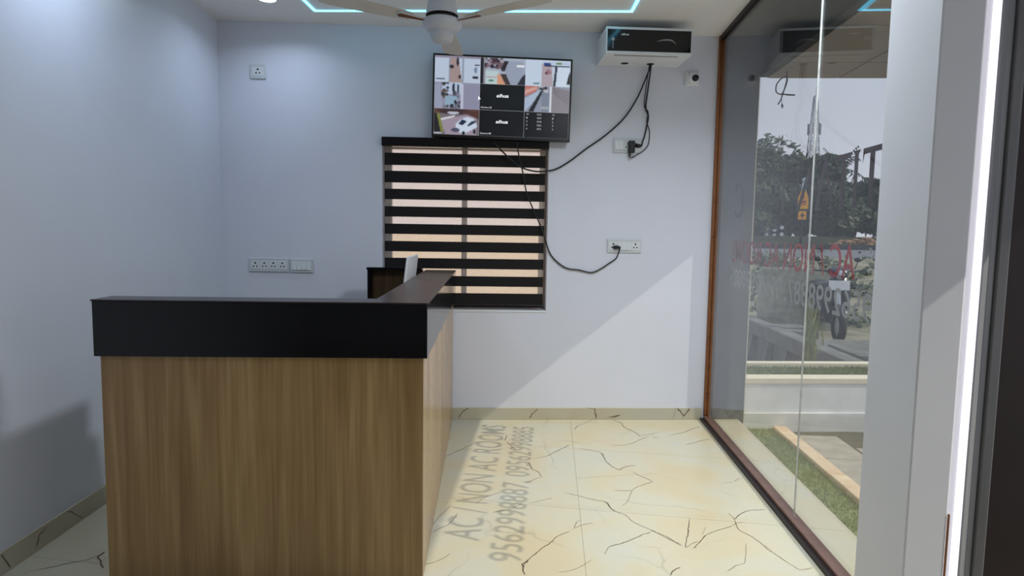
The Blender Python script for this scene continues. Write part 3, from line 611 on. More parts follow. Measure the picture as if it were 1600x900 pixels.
# lane with red rail and wall
q = Pic((150, 156, 176)); q.poly([(0, .5), (.38, .1), (.4, .2), (0, 1)], (180, 196, 220)).poly([(0, 0), (.3, 0), (.24, .22), (0, .42)], (196, 120, 116)).poly([(0, .16), (.26, .02), (.3, .08), (0, .34)], (220, 170, 160)).poly([(.34, .2), (.40, .2), (.2, 1), (.08, 1)], (34, 36, 42)); q.speck(.3, .0, .52, .2, [(200, 200, 210), (60, 60, 70), (140, 140, 150)], 20, 7)
q.rect(.38, .25, .56, 1, (130, 140, 158)).rect(.36, .78, .54, .88, (170, 176, 186)).rect(.56, 0, .60, 1, (226, 230, 240)).poly([(.6, 0), (1, .12), (1, 1), (.6, 1)], (142, 138, 148))
for k in range(5): q.poly([(.62, .03+.05*k), (1, .2+.12*k), (1, .22+.12*k), (.62, .05+.05*k)], (104, 92, 98))
pics.append(q.soften())
# yard with the white car
q = Pic((120, 112, 122)); q.rect(0, 0, 1, .2, (96, 70, 66)).poly([(.05, .05), (.55, 0), (.9, .1), (.6, .22), (.2, .2)], (64, 48, 52)).ell(.42, .16, .13, .05, (200, 205, 220)).poly([(.6, .12), (1, .05), (1, .4)], (90, 58, 54)).poly([(.13, .42), (.75, .22), (.95, .35), (.95, 1), (.26, 1)], (166, 152, 168)).poly([(.12, .40), (.45, .26), (.46, .31), (.14, .47)], (226, 230, 236))
q.poly([(.06, .2), (.12, .2), (.22, .9), (.16, .95)], (130, 138, 70)).poly([(.0, .2), (.06, .2), (.16, .95), (0, 1)], (36, 34, 40)).poly([(.5, .85), (.48, .6), (.58, .42), (.72, .30), (.86, .34), (.94, .5), (.96, .68), (.82, .82), (.66, .98)], (212, 224, 244)).poly([(.54, .58), (.62, .40), (.73, .46), (.64, .64)], (28, 44, 74)).poly([(.74, .62), (.84, .46), (.93, .42), (.93, .5), (.76, .68)], (40, 50, 70)).ell(.66, .93, .035, .08, (30, 30, 40)).ell(.90, .86, .03, .1, (30, 30, 40)).ell(.48, .82, .1, .08, (84, 84, 104)).rect(0, .92, .16, .98, (200, 205, 215)); pics.append(q.soften())
q = Pic((12, 14, 20)); pics.append(q)
q = Pic((10, 11, 17)); pics.append(q)
FW, FH = (TVW-0.026)/3, (TVH-0.034)/3
def feed(i, pic):
    cx = -TVW/2+0.013+FW*(i % 3); top = TVH/2-0.013-FH*(i//3); g = 0.0008
    bm_v = []; bm_f = []
    for r in range(NY+1):
        for c in range(NX+1): bm_v.append((cx+g+(FW-2*g)*c/NX, -0.0472, top-g-(FH-2*g)*r/NY))
    for r in range(NY):
        for c in range(NX): k = r*(NX+1)+c; bm_f.append((k, k+NX+1, k+NX+2, k+1))
    me = bpy.data.meshes.new('camera_picture'); me.from_pydata(bm_v, [], bm_f); me.update()
    ca = me.color_attributes.new('Col', 'FLOAT_COLOR', 'CORNER')
    col = np.ones((NY*NX, 4), np.float32); col[:, :3] = pic.a.reshape(-1, 3)
    ca.data.foreach_set('color', np.repeat(col, 4, axis=0).ravel())
    me.materials.append(scr); o = bpy.data.objects.new('camera_picture', me); C.objects.link(o); o.parent = tv
    return cx, top, o
def feed_text(par, txt, x, z, w_, h_, m=scr_white, **k):
    vs, fs = text_mesh(txt, w_, h_, **k)
    A = axes((x, -0.0475, z), (1, 0, 0), (0, 0, 1), (0, -1, 0))
    MB().add([A @ v for v in vs], fs).build('caption', m, par)
MB().box(-TVW/2+0.012, TVW/2-0.012, -0.0468, -0.0456, -TVH/2+0.02, TVH/2-0.012).build('screen', scr_grey, tv)
for i, pc in enumerate(pics):
    cx, top, o = feed(i, pc)
    if i in (4, 7):
        feed_text(o, 'alhua', cx+FW*.37, top-FH*.50, FW*.27, FH*.13, shear=0.25, offset=0.02)
        feed_text(o, 'Camera 05' if i == 4 else 'Camera 08', cx+FW*.03, top-FH*.93, FW*.24, FH*.055)
    elif i == 8:
        for r, (a, b) in enumerate((('CH', 'Kb/S'), ('1', '1024'), ('2', '1018'), ('3', '1022'), ('4', '2016'))):
            for xx, tx in ((.05, a), (.29, b), (.63, a)): feed_text(o, tx, cx+FW*xx, top-FH*(.13+.14*r), FW*(.035*len(tx)*.7), FH*.07, scr_grey)
MB().add([(-0.165+a*.02, -0.0478, 0.01+b*.02) for a, b in ((0.0, 0), (.0, -1.6), (.4, -1.2), (.9, -1.1))], [(0, 1, 2, 3)]).build('mouse_pointer', scr_white, tv)

# ------------------------------------------------------------------ recorder cabinet on the wall
rk = thing('recorder_cabinet', 'white wall cabinet with black front holding the camera recorder under the ceiling', 'cabinet', tuple(wl(0.582, 2.54)), WR)
RW, RD, RH = 0.285, 0.31, 0.165
sh = MB().box(-RW, RW, -RD+0.012, -0.001, 0.0, 0.004).box(-RW, -RW+0.004, -RD+0.012, -0.001, 0.004, RH).box(RW-0.004, RW, -RD+0.012, -0.001, 0.004, RH).box(-RW, RW, -RD+0.012, -0.001, RH, RH+0.004).box(-RW+0.004, RW-0.004, -0.006, -0.001, 0.004, RH)
sh.build('cabinet_body', M['white'], rk, bevel=0.0015)
dr = MB(); 
for a in ((-RW, RW, 0.0, 0.016), (-RW, RW, RH-0.012, RH+0.004), (-RW, -RW+0.010, 0.016, RH-0.012), (RW-0.006, RW, 0.016, RH-0.012)): dr.box(a[0], a[1], -RD, -RD+0.0115, a[2], a[3])
dr = dr.build('door', M['white'], rk, bevel=0.0015)
MB().box(-RW+0.011, RW-0.007, -RD-0.002, -RD+0.008, 0.0165, RH-0.0125).build('door_glass', M['black_lam'], dr)
lk = MB().lathe([(0, 0.010), (0.007, 0.009), (0.009, 0.003), (0.012, 0)], 16, Matrix.Translation((-RW+0.045, -RD-0.002, 0.09)) @ Matrix.Rotation(pi/2, 4, 'X')).box(-RW+0.044, -RW+0.047, -RD-0.004, -RD-0.0025, 0.03, 0.075)
lk.build('lock', M['silver'], dr)
vs, fs = text_mesh('alhua', 0.05, 0.013, shear=0.2, offset=0.02); A = axes((-RW+0.10, -RD-0.0021, RH-0.05), (1, 0, 0), (0, 0, 1), (0, -1, 0))
MB().add([A @ v for v in vs], fs).build('badge', M['white'], dr)
sw_ = MB(); P = smoothpts([(0.05, 0.085), (0.10, 0.095), (0.15, 0.092), (0.18, 0.075)] and [(0.05, -RD-0.0026, 0.082), (0.10, -RD-0.0026, 0.093), (0.15, -RD-0.0026, 0.090), (0.18, -RD-0.0026, 0.066)], 5)
sw_.tube(P, [0.001+0.0045*sin(pi*i/(len(P)-1)) for i in range(len(P))], 6).build('swoosh_trim', M['doorframe'], dr)
vn = MB()
for k in range(36): vn.box(-0.215+k*0.0118, -0.215+k*0.0118+0.005, -RD+0.03, -RD+0.055, -0.001, -0.0002)
stuff(vn.build('vent_slots', M['hole'], rk))
for x in (-0.105, 0.075):
    MB().lathe([(0, -0.0012), (0.024, -0.0012), (0.027, -0.0002)], 20, Matrix.Translation((x, -0.075, 0))).build('cable_hole', M['hole'], rk)

# dome camera by the corner
cm = thing('dome_camera', 'small white dome camera on the back wall beside the copper post', 'camera', tuple(wl(0.978, 2.464)), WR)
MB().box(-0.05, 0.05, -0.018, -0.001, -0.05, 0.05).build('base_plate', M['white'], cm, bevel=0.008)
RX = Matrix.Rotation(pi/2, 4, 'X')
MB().lathe([(0.043, 0.018), (0.043, 0.034), (0.036, 0.05), (0.026, 0.056), (0.0, 0.057)], 24, RX).build('housing', M['white'], cm)
MB().lathe([(0.024, 0.05), (0.022, 0.068), (0.014, 0.076), (0, 0.079)], 20, Matrix.Translation((0.006, 0, -0.004)) @ RX).build('lens', M['black'], cm)

# ------------------------------------------------------------------ switch plates and sockets
def plate(s, z, w_, h, mods, label, name='socket_plate', cat='socket'):
    t = thing(name, label, cat, tuple(wl(s, z)), WR, 'switch and socket plates')
    MB().box(-w_/2, w_/2, -0.012, -0.0005, -h/2, h/2).build('plate', M['plate'], t, bevel=0.004)
    n = sum(u for _, u in mods); mw = (w_-0.026)/n; x = -w_/2+0.013
    for k, u in mods:
        a, b = x+0.0008, x+mw*u-0.0008; x += mw*u; hh = min(h*0.30, 0.031)
        if k == 'socket':
            o = MB().box(a, b, -0.0145, -0.0122, -hh, hh).build('socket', M['rocker'], t, bevel=0.001); cx = (a+b)/2
            R = Matrix.Rotation(pi/2, 4, 'X'); hl = MB(); r = min(0.0052, (b-a)*0.10)
            for dx, dz, q in ((0, 0.013, 1.25), (-0.011, -0.010, 1), (0.011, -0.010, 1)):
                hl.lathe([(0, 0.0004), (r*q, 0.0004), (r*q, 0)], 12, Matrix.Translation((cx+dx*min(1, (b-a)/0.05), -0.0146, dz)) @ R)
            hl.build('pin_hole', M['hole'], o)
        elif k == 'switch':
            MB().add([Vector(v) for v in ((a, -0.0122, -hh), (b, -0.0122, -hh), (b, -0.0122, hh), (a, -0.0122, hh), (a, -0.0195, -hh), (b, -0.0195, -hh), (b, -0.0135, hh), (a, -0.0135, hh))],
                [(0, 1, 2, 3), (4, 7, 6, 5), (0, 4, 5, 1), (1, 5, 6, 2), (2, 6, 7, 3), (3, 7, 4, 0)]).build('rocker', M['rocker'], t)
        else: MB().box(a, b, -0.0135, -0.0122, -hh, hh).build('blank', M['rocker'], t, bevel=0.001)
    return t
plate(-2.037, 2.431, 0.107, 0.096, [('socket', 1)], 'single square white socket high on the back wall near the left corner')
plate(-1.986, 1.110, 0.274, 0.097, [('socket', 1)]*4, 'long white plate with four sockets low on the wall behind the counter')
plate(-1.760, 1.107, 0.158, 0.097, [('switch', 1)]*4, 'short white plate with four switches right of the four-socket plate', 'switch_plate', 'switch')
plate(0.531, 1.990, 0.207, 0.102, [('switch', 1), ('switch', 1), ('socket', 2), ('socket', 2)], 'white plate holding the black adapter below the recorder cabinet')
plate(0.528, 1.278, 0.250, 0.098, [('socket', 2), ('switch', 1), ('switch', 1), ('switch', 1), ('socket', 2)], 'white plate low right of the blind with the looping black lead plugged in')

ad = thing('power_adapter', 'black box-shaped power adapter plugged in under the recorder cabinet', 'adapter', tuple(wl(0.552, 1.978)), WR)
MB().box(-0.023, 0.023, -0.055, -0.0155, -0.042, 0.042).build('body', M['black'], ad, bevel=0.006)
MB().lathe([(0.008, 0), (0.005, -0.03), (0.0, -0.03)], 10, Matrix.Translation((-0.012, -0.036, -0.0415))).build('strain_relief', M['cable'], ad)
def plug(s, z, label):
    t = thing('plug', label, 'plug', tuple(wl(s, z)), WR)
    MB().lathe([(0.0, 0.0155), (0.024, 0.0155), (0.026, 0.022), (0.02, 0.034), (0.010, 0.042), (0, 0.043)], 18, Matrix.Diagonal((1, 1, 0.55, 1)) @ RX).build('plug_body', M['cable'], t)
    MB().tube([(0.012, -0.03, 0), (0.028, -0.03, 0.004)], [0.008, 0.005], 8).build('strain_relief', M['cable'], t)
plug(0.603, 1.988, 'round black plug beside the box-shaped adapter')
plug(0.466, 1.268, 'round black plug in the left socket of the low plate')

def cable(pts, r, label, offs=0.012, name='cable'):
    P = [wl(p[0], p[1], p[2] if len(p) > 2 else offs) for p in pts]
    o = MB().tube(smoothpts(P, 6), r, 8).build(name, M['cable']); tag(o, label, 'cable', 'black cables on the back wall'); return o
cable([(0.657, 2.535, .075), (0.655, 2.51, .06), (0.636, 2.443, .03), (0.581, 2.31, .02), (0.494, 2.175), (0.361, 2.052), (0.227, 1.956), (0.115, 1.869), (0.017, 1.813, .015), (-0.087, 1.793, .03), (-0.169, 1.801, .03), (-0.237, 1.826, .03), (-0.301, 1.873, .03), (-0.346, 1.912, .04), (-0.405, 1.964, .066), (-0.43, 1.985, .068)], 0.0056,
      'thick black cable sagging from the recorder cabinet to under the television')
cable([(-0.262, 1.985, .068), (-0.257, 1.954, .066), (-0.238, 1.87, .04), (-0.218, 1.804, .026), (-0.189, 1.662, .022), (-0.146, 1.551, .022), (-0.089, 1.43, .02), (-0.065, 1.371, .02), (-0.041, 1.299, .02), (-0.003, 1.209), (0.059, 1.145), (0.124, 1.11), (0.202, 1.101), (0.295, 1.084), (0.364, 1.113), (0.419, 1.15), (0.469, 1.187), (0.486, 1.229, .02), (0.495, 1.27, .03)], 0.0048,
      'thin black lead looping from the television to the low socket plate')
cable([(0.664, 2.535, .07), (0.662, 2.466, .05), (0.657, 2.334), (0.651, 2.254), (0.671, 2.202), (0.664, 2.135), (0.649, 2.059), (0.635, 2.02, .02), (0.628, 1.992, .028)], 0.0055,
      'black lead from the cabinet to the round plug beside the adapter')
cable([(0.649, 2.535, .08), (0.642, 2.377, .03), (0.637, 2.267, .024), (0.666, 2.224, .024), (0.659, 2.157, .024), (0.684, 2.091), (0.678, 2.002), (0.643, 1.956), (0.593, 1.924), (0.558, 1.904, .02), (0.542, 1.905, .036)], 0.0034,
      'thin black lead curling down to the bottom of the adapter')

# ------------------------------------------------------------------ ceiling fan
fan = thing('ceiling_fan', 'white three-bladed ceiling fan with bell-shaped cover hanging from the ceiling', 'fan', (-0.575, 3.25, 2.41))
MB().lathe([(0.0, 0.355), (0.036, 0.355), (0.046, 0.28), (0.050, 0.24), (0.058, 0.19), (0.070, 0.11), (0.080, 0.05), (0.082, 0.035)], 32).build('bell_cover', M['fanwhite'], fan)
MB().lathe([(0.0, 0.034), (0.072, 0.034), (0.076, 0.018), (0.0, 0.017)], 32).build('neck_ring', M['chan'], fan)
MB().lathe([(0.0, 0.016), (0.085, 0.016), (0.098, 0.008), (0.102, -0.008), (0.096, -0.024), (0.075, -0.042), (0.05, -0.052), (0.0, -0.053)], 36).build('motor_housing', M['fanwhite'], fan)
MB().lathe([(0.062, -0.0475), (0.062, -0.062), (0.052, -0.088), (0.036, -0.096), (0.0, -0.098)], 28).build('bottom_cap', M['fanwhite'], fan)
def blade_mesh():
    return MB().prism([(0.16, -0.045), (0.30, -0.058), (0.55, -0.062), (0.60, -0.052), (0.615, -0.02), (0.615, 0.025), (0.60, 0.055), (0.55, 0.062), (0.30, 0.052), (0.16, 0.035)], 0.002, 0.006)
bl0 = None
for k, a in enumerate((-27, 93, 213)):
    if bl0 is None:
        bl0 = blade_mesh().build('blade', M['fanblade'], fan, bevel=0.0015)
        ir = MB().prism([(0.085, -0.012), (0.14, -0.016), (0.19, -0.032), (0.235, -0.030), (0.245, 0.0), (0.235, 0.030), (0.19, 0.032), (0.14, 0.016), (0.085, 0.012)], -0.003, 0.0015).build('blade_iron', M['fanwhite'], bl0, bevel=0.001)
        MB().prism([(0.10, -0.006), (0.15, -0.009), (0.225, -0.016), (0.235, 0.0), (0.225, 0.016), (0.15, 0.009), (0.10, 0.006)], -0.0055, -0.0031).build('trim_inlay', M['gold'], bl0)
        b = bl0
    else:
        b = bl0.copy(); C.objects.link(b); b.parent = fan
        i0 = [c for c in bl0.children]
        for c in i0: d = c.copy(); C.objects.link(d); d.parent = b
    b.rotation_euler = (radians(7), radians(-1), radians(a)) 

# ------------------------------------------------------------------ outside
GZ = -0.12
# pier continuing the back wall outwards, beam and canopy
pr = MB().box(1.205, 1.47, 0.004, 0.30, -0.2, 3.1).build('wall_outer_pier', M['pier']); pr.matrix_world = WM; S(pr)
rim = MB().box(1.470, 1.476, 0.003, 0.30, -0.1, 2.5).build('trim_2', M['cap']); rim.matrix_world = WM; S(rim)
S(MB().box(1.466, 1.53, -3.0, 4.72, 2.5, 3.1).build('trim_3', M['beam']))
S(MB().box(GX+0.04, 1.465, -3.0, 4.72, 2.9, 3.1).build('ceiling_outer_slot', M['beam']))
cp = struct('ceiling_canopy')
MB().box(1.53, 2.61, -3.0, 4.75, 2.515, 2.75).build('canopy_slab', M['beam'], cp)
ys = [4.75, 4.33, 3.60, 2.55, 1.5, 0.45, -0.6, -1.65, -3.0]
for i in range(len(ys)-1):
    for a, b in ((1.535, 2.02), (2.03, 2.615)):
        MB().box(a, b, ys[i+1]+0.005, ys[i]-0.005, 2.5, 2.5145).build('soffit_panel', M['soffit'], cp)
# hanging cable under the canopy
P = [Vector(p) for p in ((1.60, 4.55, 2.498), (1.605, 4.55, 2.44), (1.59, 4.55, 2.38), (1.57, 4.55, 2.345), (1.535, 4.55, 2.36), (1.535, 4.55, 2.41), (1.57, 4.55, 2.455), (1.60, 4.55, 2.46), (1.598, 4.55, 2.42), (1.58, 4.55, 2.345), (1.565, 4.55, 2.30), (1.55, 4.55, 2.275))]
hc = thing('hanging_cable', 'dark looped cable end dangling under the canopy outside the glass', 'cable', (1.60, 4.55, 2.498))
def rel(pts, o): return [Vector(p)-Vector(o) for p in pts]
MB().tube(rel(smoothpts(P, 6), (1.60, 4.55, 2.498)), 0.0045, 8).build('loop', M['cable'], hc)
MB().tube(rel([(1.575, 4.55, 2.345), (1.62, 4.548, 2.340), (1.66, 4.545, 2.338)], (1.60, 4.55, 2.498)), [0.004, 0.006, 0.005], 8).build('connector', M['cable'], hc)
MB().tube(rel([(1.572, 4.55, 2.34), (1.576, 4.55, 2.28), (1.580, 4.55, 2.268), (1.582, 4.55, 2.25)], (1.60, 4.55, 2.498)), [0.002, 0.002, 0.008, 0.004], 8).build('connector', M['cable'], hc)

ground = struct('ground')
MB().box(1.42, 3.5, -3.0, 4.95, GZ-0.25, GZ-0.03).build('subsoil', M['joint'], ground)
# turf strip beside the apron
turf = tag(MB().box(1.425, 1.74, -3.0, 4.88, GZ-0.03, GZ-0.005).build('turf_strip', M['turf']), 'strip of short green turf between the glass front and the kerb', 'turf')
r = random.Random(11); g_ = MB()
for _ in range(9000):
    x = r.uniform(1.43, 1.735); y = 1.9+2.95*r.random()**0.8; a = r.uniform(0, pi); h = r.uniform(.012, .028); q = .0022
    g_.add([(x-q*cos(a), y-q*sin(a), GZ-.006), (x+q*cos(a), y+q*sin(a), GZ-.006), (x+r.uniform(-.01, .01), y+r.uniform(-.01, .01), GZ-.005+h)], [(0, 1, 2)])
gb = stuff(g_.build('turf_blades', M['turf'])); gb.parent = turf
kb = struct('trim_4')
for i in range(14):
    MB().box(1.745, 1.845, 4.88-0.5*(i+1)+0.004, 4.88-0.5*i-0.004, GZ-0.03, GZ+0.02+0.003*(i % 3)).build('kerb_stone', M['kerb'], kb, bevel=0.006)
pv = struct('paving')
yy0 = 4.74
for i in range(5):
    for j in range(9):
        a = 1.855+0.33*i; y1 = yy0-0.52*j-(0.26 if i % 2 else 0); 
        if y1 < 1: continue
        MB().box(a, a+0.312, y1-0.5, y1, GZ-0.02, GZ+r.uniform(-.003, .004)).build('paver', M['paver'], pv, bevel=0.004)
# low white wall with a cream coping and a planted top
lw_ = thing('low_wall', 'low white garden wall with cream coping across the end of the paving', 'wall', (1.5, 4.875, GZ), WR)
MB().box(-0.05, 3.2, 0, 0.12, -0.05, 0.345).build('wall_face', M['lowwall'], lw_)
MB().box(-0.05, 3.2, -0.02, -0.001, -0.05, 0.12).build('plinth', M['lowwall'], lw_, bevel=0.006)
MB().box(-0.05, 3.2, -0.008, 0.13, 0.3455, 0.39).build('coping', M['cap'], lw_, bevel=0.004)
bed = thing('planted_strip', 'narrow bed of low green ground cover behind the low wall', 'planting', (1.485, 5.03, GZ), WR)
MB().box(-0.05, 2.02, 0.0, 0.30, -0.9, 0.375).build('soil', M['scrub'], bed)
g_ = MB()
for _ in range(5000):
    x = r.uniform(-0.04, 2.0); y = r.uniform(0, .29); a = r.uniform(0, pi); h = r.uniform(.01, .035); q = .006
    g_.add([(x-q*cos(a), y-q*sin(a), .370), (x+q*cos(a), y+q*sin(a), .370), (x+r.uniform(-.02, .02), y+r.uniform(-.02, .02), .375+h)], [(0, 1, 2)])
stuff(g_.build('ground_cover', M['turf'], bed))
MB().box(-0.05, 2.02, 0.305, 0.39, -0.9, 0.415).build('rear_kerb', M['cap'], bed, bevel=0.006)

# retaining wall with ribs, higher ground behind it
rw = thing('retaining_wall', 'grey concrete retaining wall with ribs running back beyond the planted strip', 'wall', (3.55, 0, 0))
MB().box(0, 0.25, 6.0, 16, -0.33, -0.10).build('cap_beam', M['concrete'], rw, bevel=0.02)
MB().box(0.12, 0.25, 6.0, 16, -1.6, -0.331).build('wall_slab', M['concrete'], rw)
for k in range(12):
    y = 6.4+0.8*k
    MB().add([Vector(v) for v in ((0.12, y, -0.331), (0.12, y+.09, -0.331), (0.04, y, -0.331), (0.04, y+.09, -0.331), (-.20, y, -1.6), (-.20, y+.09, -1.6), (.12, y, -1.6), (.12, y+.09, -1.6))],
        [(0, 1, 3, 2), (2, 3, 5, 4), (4, 5, 7, 6), (0, 6, 7, 1), (0, 2, 4, 6), (1, 7, 5, 3)]).build('rib', M['concrete'], rw)
def gz(y): return -0.32 if y < 13 else min(-0.32+0.134*(y-13), 0.75)
lo = MB(); lo.add([(-30, 5.9, -1.3), (3.67, 5.9, -1.3), (3.67, 16, -1.3), (-30, 16, -1.3)], [(0, 1, 2, 3)]); lo.build('lower_ground', M['concrete'], ground)
hg = MB(); gy = [5.9, 8, 10, 11.5, 13, 14.5, 16, 18, 19.5, 21.05]; gx = [3.8, 5, 6.5, 8, 10, 13, 17, 22, 30]
for j, y in enumerate(gy):
    for i, x in enumerate(gx):
        hg.v.append((x, y, gz(y)+(r.uniform(-.06, .06) if 0 < i < 8 and y > 12 and y < 21 else 0)))
for j in range(len(gy)-1):
    for i in range(len(gx)-1): k = j*9+i; hg.f.append((k, k+1, k+10, k+9)); hg.smooth.append(True)
hg.build('scrub_slope', M['scrub'], ground)
MB().add([(-30, 15.9, -0.4), (3.85, 15.9, -0.4), (3.85, 21.05, .75), (-30, 21.05, .75)], [(0, 1, 2, 3)]).build('scrub_slope', M['scrub'], ground)
MB().box(-60, 120, 21, 37, 0.3, 0.752).build('road', M['road'], ground)
MB().box(-60, 120, 37, 37.4, 0.3, 1.05).build('road_kerb', M['kerbdark'], ground)
MB().box(-60, 120, 37.4, 39.6, 0.3, 1.04).build('verge', M['scrub'], ground)
MB().box(-150, 250, 39.6, 260, 0.3, 1.50).build('verge', M['scrubdark'], ground)
bw = tag(MB().box(0, 1.4, 0, 0.2, 0, 1.15).build('boundary_wall', M['oldwall'], loc=(3.83, 11.6, -0.34)), 'pale mottled old wall end beyond the retaining wall, left of the scooter', 'wall')
r = random.Random(21); g_ = MB()
for _ in range(260):
    cx, cy = r.uniform(4.2, 16), r.uniform(12.2, 20.8)
    if cx < 5.4 and cy < 12.6: continue
    rad = r.uniform(.12, .45)
    for _k in range(26):
        d = Vector((r.gauss(0, 1), r.gauss(0, 1), abs(r.gauss(0, .8)))).normalized()*rad*r.uniform(.3, 1); p = Vector((cx, cy, gz(cy)))+d
        u = Vector((r.gauss(0, 1), r.gauss(0, 1), r.gauss(0, 1))).normalized()*.07; v = u.orthogonal()*.6
        g_.add([p-u, p+v, p+u, p-v], [(0, 1, 2, 3)])
wo = stuff(g_.build('roadside_weeds', M['leaf2'])); tag(wo, 'scattered green weeds on the slope between the retaining wall and road', 'weeds')
# concrete blocks by the wall
blk = [((3.82, 7.9, -0.42), (4.30, 8.8), 0.34, 'pale concrete slab block by the retaining wall, nearest of three'), ((3.95, 9.0, -0.42), (4.95, 9.95), 0.22, 'wide flat concrete block the scooter stands behind'), ((3.83, 10.2, -0.42), (4.30, 11.1), 0.30, 'concrete block left of the scooter')]
for a, b, h, lb in blk:
    tag(MB().box(0, b[0]-a[0], 0, b[1]-a[1], 0, h).build('concrete_block', M['concrete'], bevel=0.02, loc=a), lb, 'block', 'concrete blocks by the retaining wall')
# tall weed in front of the retaining wall
wd = thing('tall_weed', 'tall narrow yellow-green weed growing beside the retaining wall', 'plant', (2.95, 7.2, -1.3))
g_ = MB()
for _ in range(420):
    a = r.uniform(0, 2*pi); q = abs(r.gauss(0, .045)); z0 = r.uniform(.4, 1.75); L = r.uniform(.12, .3); b = r.uniform(0, 2*pi)
    x, y = q*cos(a), q*sin(a); tx, ty = .05*cos(b), .05*sin(b); n = Vector((-sin(b), cos(b), 0))*.009
    g_.add([Vector((x, y, z0))-n, Vector((x, y, z0))+n, Vector((x+tx, y+ty, z0+L))], [(0, 1, 2)])
M['weed'] = mat('weed_green', (140, 148, 84), 0.8, vary=0.25, scale=8)
stuff(g_.build('leaves', M['weed'], wd)); MB().tube([(0, 0, 0), (.01, 0, .9), (0, .01, 1.7)], [.012, .009, .003], 6).build('stem', M['bark'], wd)

# scooter
bk = thing('scooter', 'dark blue motor scooter with white number plate parked beyond the glass front', 'scooter', (4.72, 10.95, -0.32), radians(262)); bk.scale = (1.12, 1.12, 1.12)
RY = Matrix.Rotation(pi/2, 4, 'X')
def wheel(x):
    o = MB().lathe([(0.16, -.045), (0.20, -.05), (0.235, -.03), (0.245, 0), (0.235, .03), (0.20, .05), (0.16, .045)], 24, Matrix.Translation((x, 0, .245)) @ RY).build('wheel', M['tyre'], bk)
    h = MB().lathe([(0, .03), (.06, .03), (.15, .02), (.16, -.02), (0, -.03)], 20, Matrix.Translation((x, 0, .245)) @ RY).build('rim', M['silver'], o)
wheel(-0.62); wheel(0.62)
def loft(secs, n=14):
    mb = MB(); vs = []
    for x, z, hy, hz in secs: vs += [Vector((x, hy*cos(2*pi*k/n), z+hz*sin(2*pi*k/n))) for k in range(n)]
    return mb.add(vs, [(i*n+k, i*n+(k+1) % n, (i+1)*n+(k+1) % n, (i+1)*n+k) for i in range(len(secs)-1) for k in range(n)] + [tuple(range(n)), tuple(range((len(secs)-1)*n, len(secs)*n))], True)
loft([(-.88, .66, .05, .05), (-.78, .62, .13, .12), (-.5, .56, .17, .17), (-.2, .52, .16, .18), (-.02, .42, .12, .12)]).build('rear_body', M['bikeblue'], bk)
loft([(-.72, .79, .10, .03), (-.5, .80, .15, .05), (-.15, .78, .15, .06), (.05, .74, .10, .04)]).build('seat', M['black'], bk)
MB().box(-.05, .34, -.14, .14, .26, .32).build('footboard', M['chan'], bk, bevel=.02)
loft([(.34, .30, .12, .05), (.40, .55, .19, .16), (.46, .72, .19, .18), (.50, .88, .13, .10)]).build('front_shield', M['bikeblue'], bk)
MB().tube([(.62, 0, .25), (.50, 0, .7), (.44, 0, .98)], .035, 10).build('fork', M['silver'], bk)
loft([(.36, .50, .06, .02), (.55, .53, .08, .04), (.80, .44, .06, .02)]).build('front_mudguard', M['bikeblue'], bk)
loft([(.34, 1.0, .12, .05), (.44, 1.02, .15, .08), (.54, .98, .10, .06)]).build('head_cowl', M['bikeblue'], bk)
MB().lathe([(0, .03), (.05, .025), (.07, 0), (0, -.01)], 16, Matrix.Translation((.53, 0, .98)) @ Matrix.Rotation(pi/2, 4, 'Y')).build('headlamp', M['silver'], bk)
MB().tube([(.36, -.33, 1.04), (.42, -.15, 1.03), (.43, 0, 1.0), (.42, .15, 1.03), (.36, .33, 1.04)], .016, 8).build('handlebar', M['black'], bk)
for s_ in (-1, 1):
    mi = MB().tube([(.40, s_*.22, 1.04), (.40, s_*.27, 1.18)], .008, 6).build('mirror_stalk', M['black'], bk)
    loft([(.38, 1.2, .055, .035), (.42, 1.2, .05, .03)]).build('mirror', M['black'], mi).location = (0, s_*.27, 0)
MB().box(-.90, -.89, -.11, .11, .50, .64).build('number_plate', M['white'], bk, bevel=.004)
MB().box(.505, .515, -.14, .14, .76, .90, Matrix.Translation((.02, 0, 0))).build('number_plate', M['white'], bk, bevel=.004)
MB().box(-.60, -.2, .17, .20, .22, .34).build('exhaust', M['silver'], bk, bevel=.02)
MB().tube([(-.15, .08, .26), (-.2, .2, .01)], .012, 6).build('stand', M['chan'], bk)

# yellow road sign, rubble heap, marker blocks, trees, tower
sg = thing('road_sign', 'yellow house-shaped road sign with a smaller yellow square below', 'sign', (11.62, 30, 0.72))
sg.location = (14.55, 37.7, 0.42); sg.scale = (1.36, 1.36, 1.36)
MB().tube([(0, 0.03, 0.42), (0, 0.03, 2.6)], .05, 8).build('post', M['maroon'], sg)
sb = MB().prism([(-.27, 1.95), (.24, 1.95), (.20, 2.45), (.10, 2.72), (-.10, 2.72), (-.24, 2.35)], 0, .02, Matrix.Rotation(pi/2, 4, 'X')).build('sign_board', M['yellow'], sg)
MB().box(-.16, .12, -.024, -.0205, 2.20, 2.30).box(-.05, .03, -.024, -.0205, 2.36, 2.62).box(-.12, .10, -.024, -.0205, 2.12, 2.16).build('sign_mark', M['red'], sb)
sq = MB().box(-.18, .16, -.02, 0, 1.50, 1.86).build('sign_plate', M['yellow'], sg)
MB().box(-.03, .02, -.024, -.0205, 1.56, 1.80).box(-.10, .09, -.024, -.0205, 1.65, 1.71).build('sign_mark', M['chan'], sq)
MB().tube([(-.06, .03, 2.73), (-.02, .03, 3.1)], .035, 8).tube([(.08, .03, 2.73), (.06, .03, 3.1)], .035, 8).lathe([(0, 3.28), (.07, 3.24), (.1, 3.16), (.08, 3.1), (0, 3.1)], 12, Matrix.Translation((.02, .03, 0))).build('beacon', M['silver'], sg)

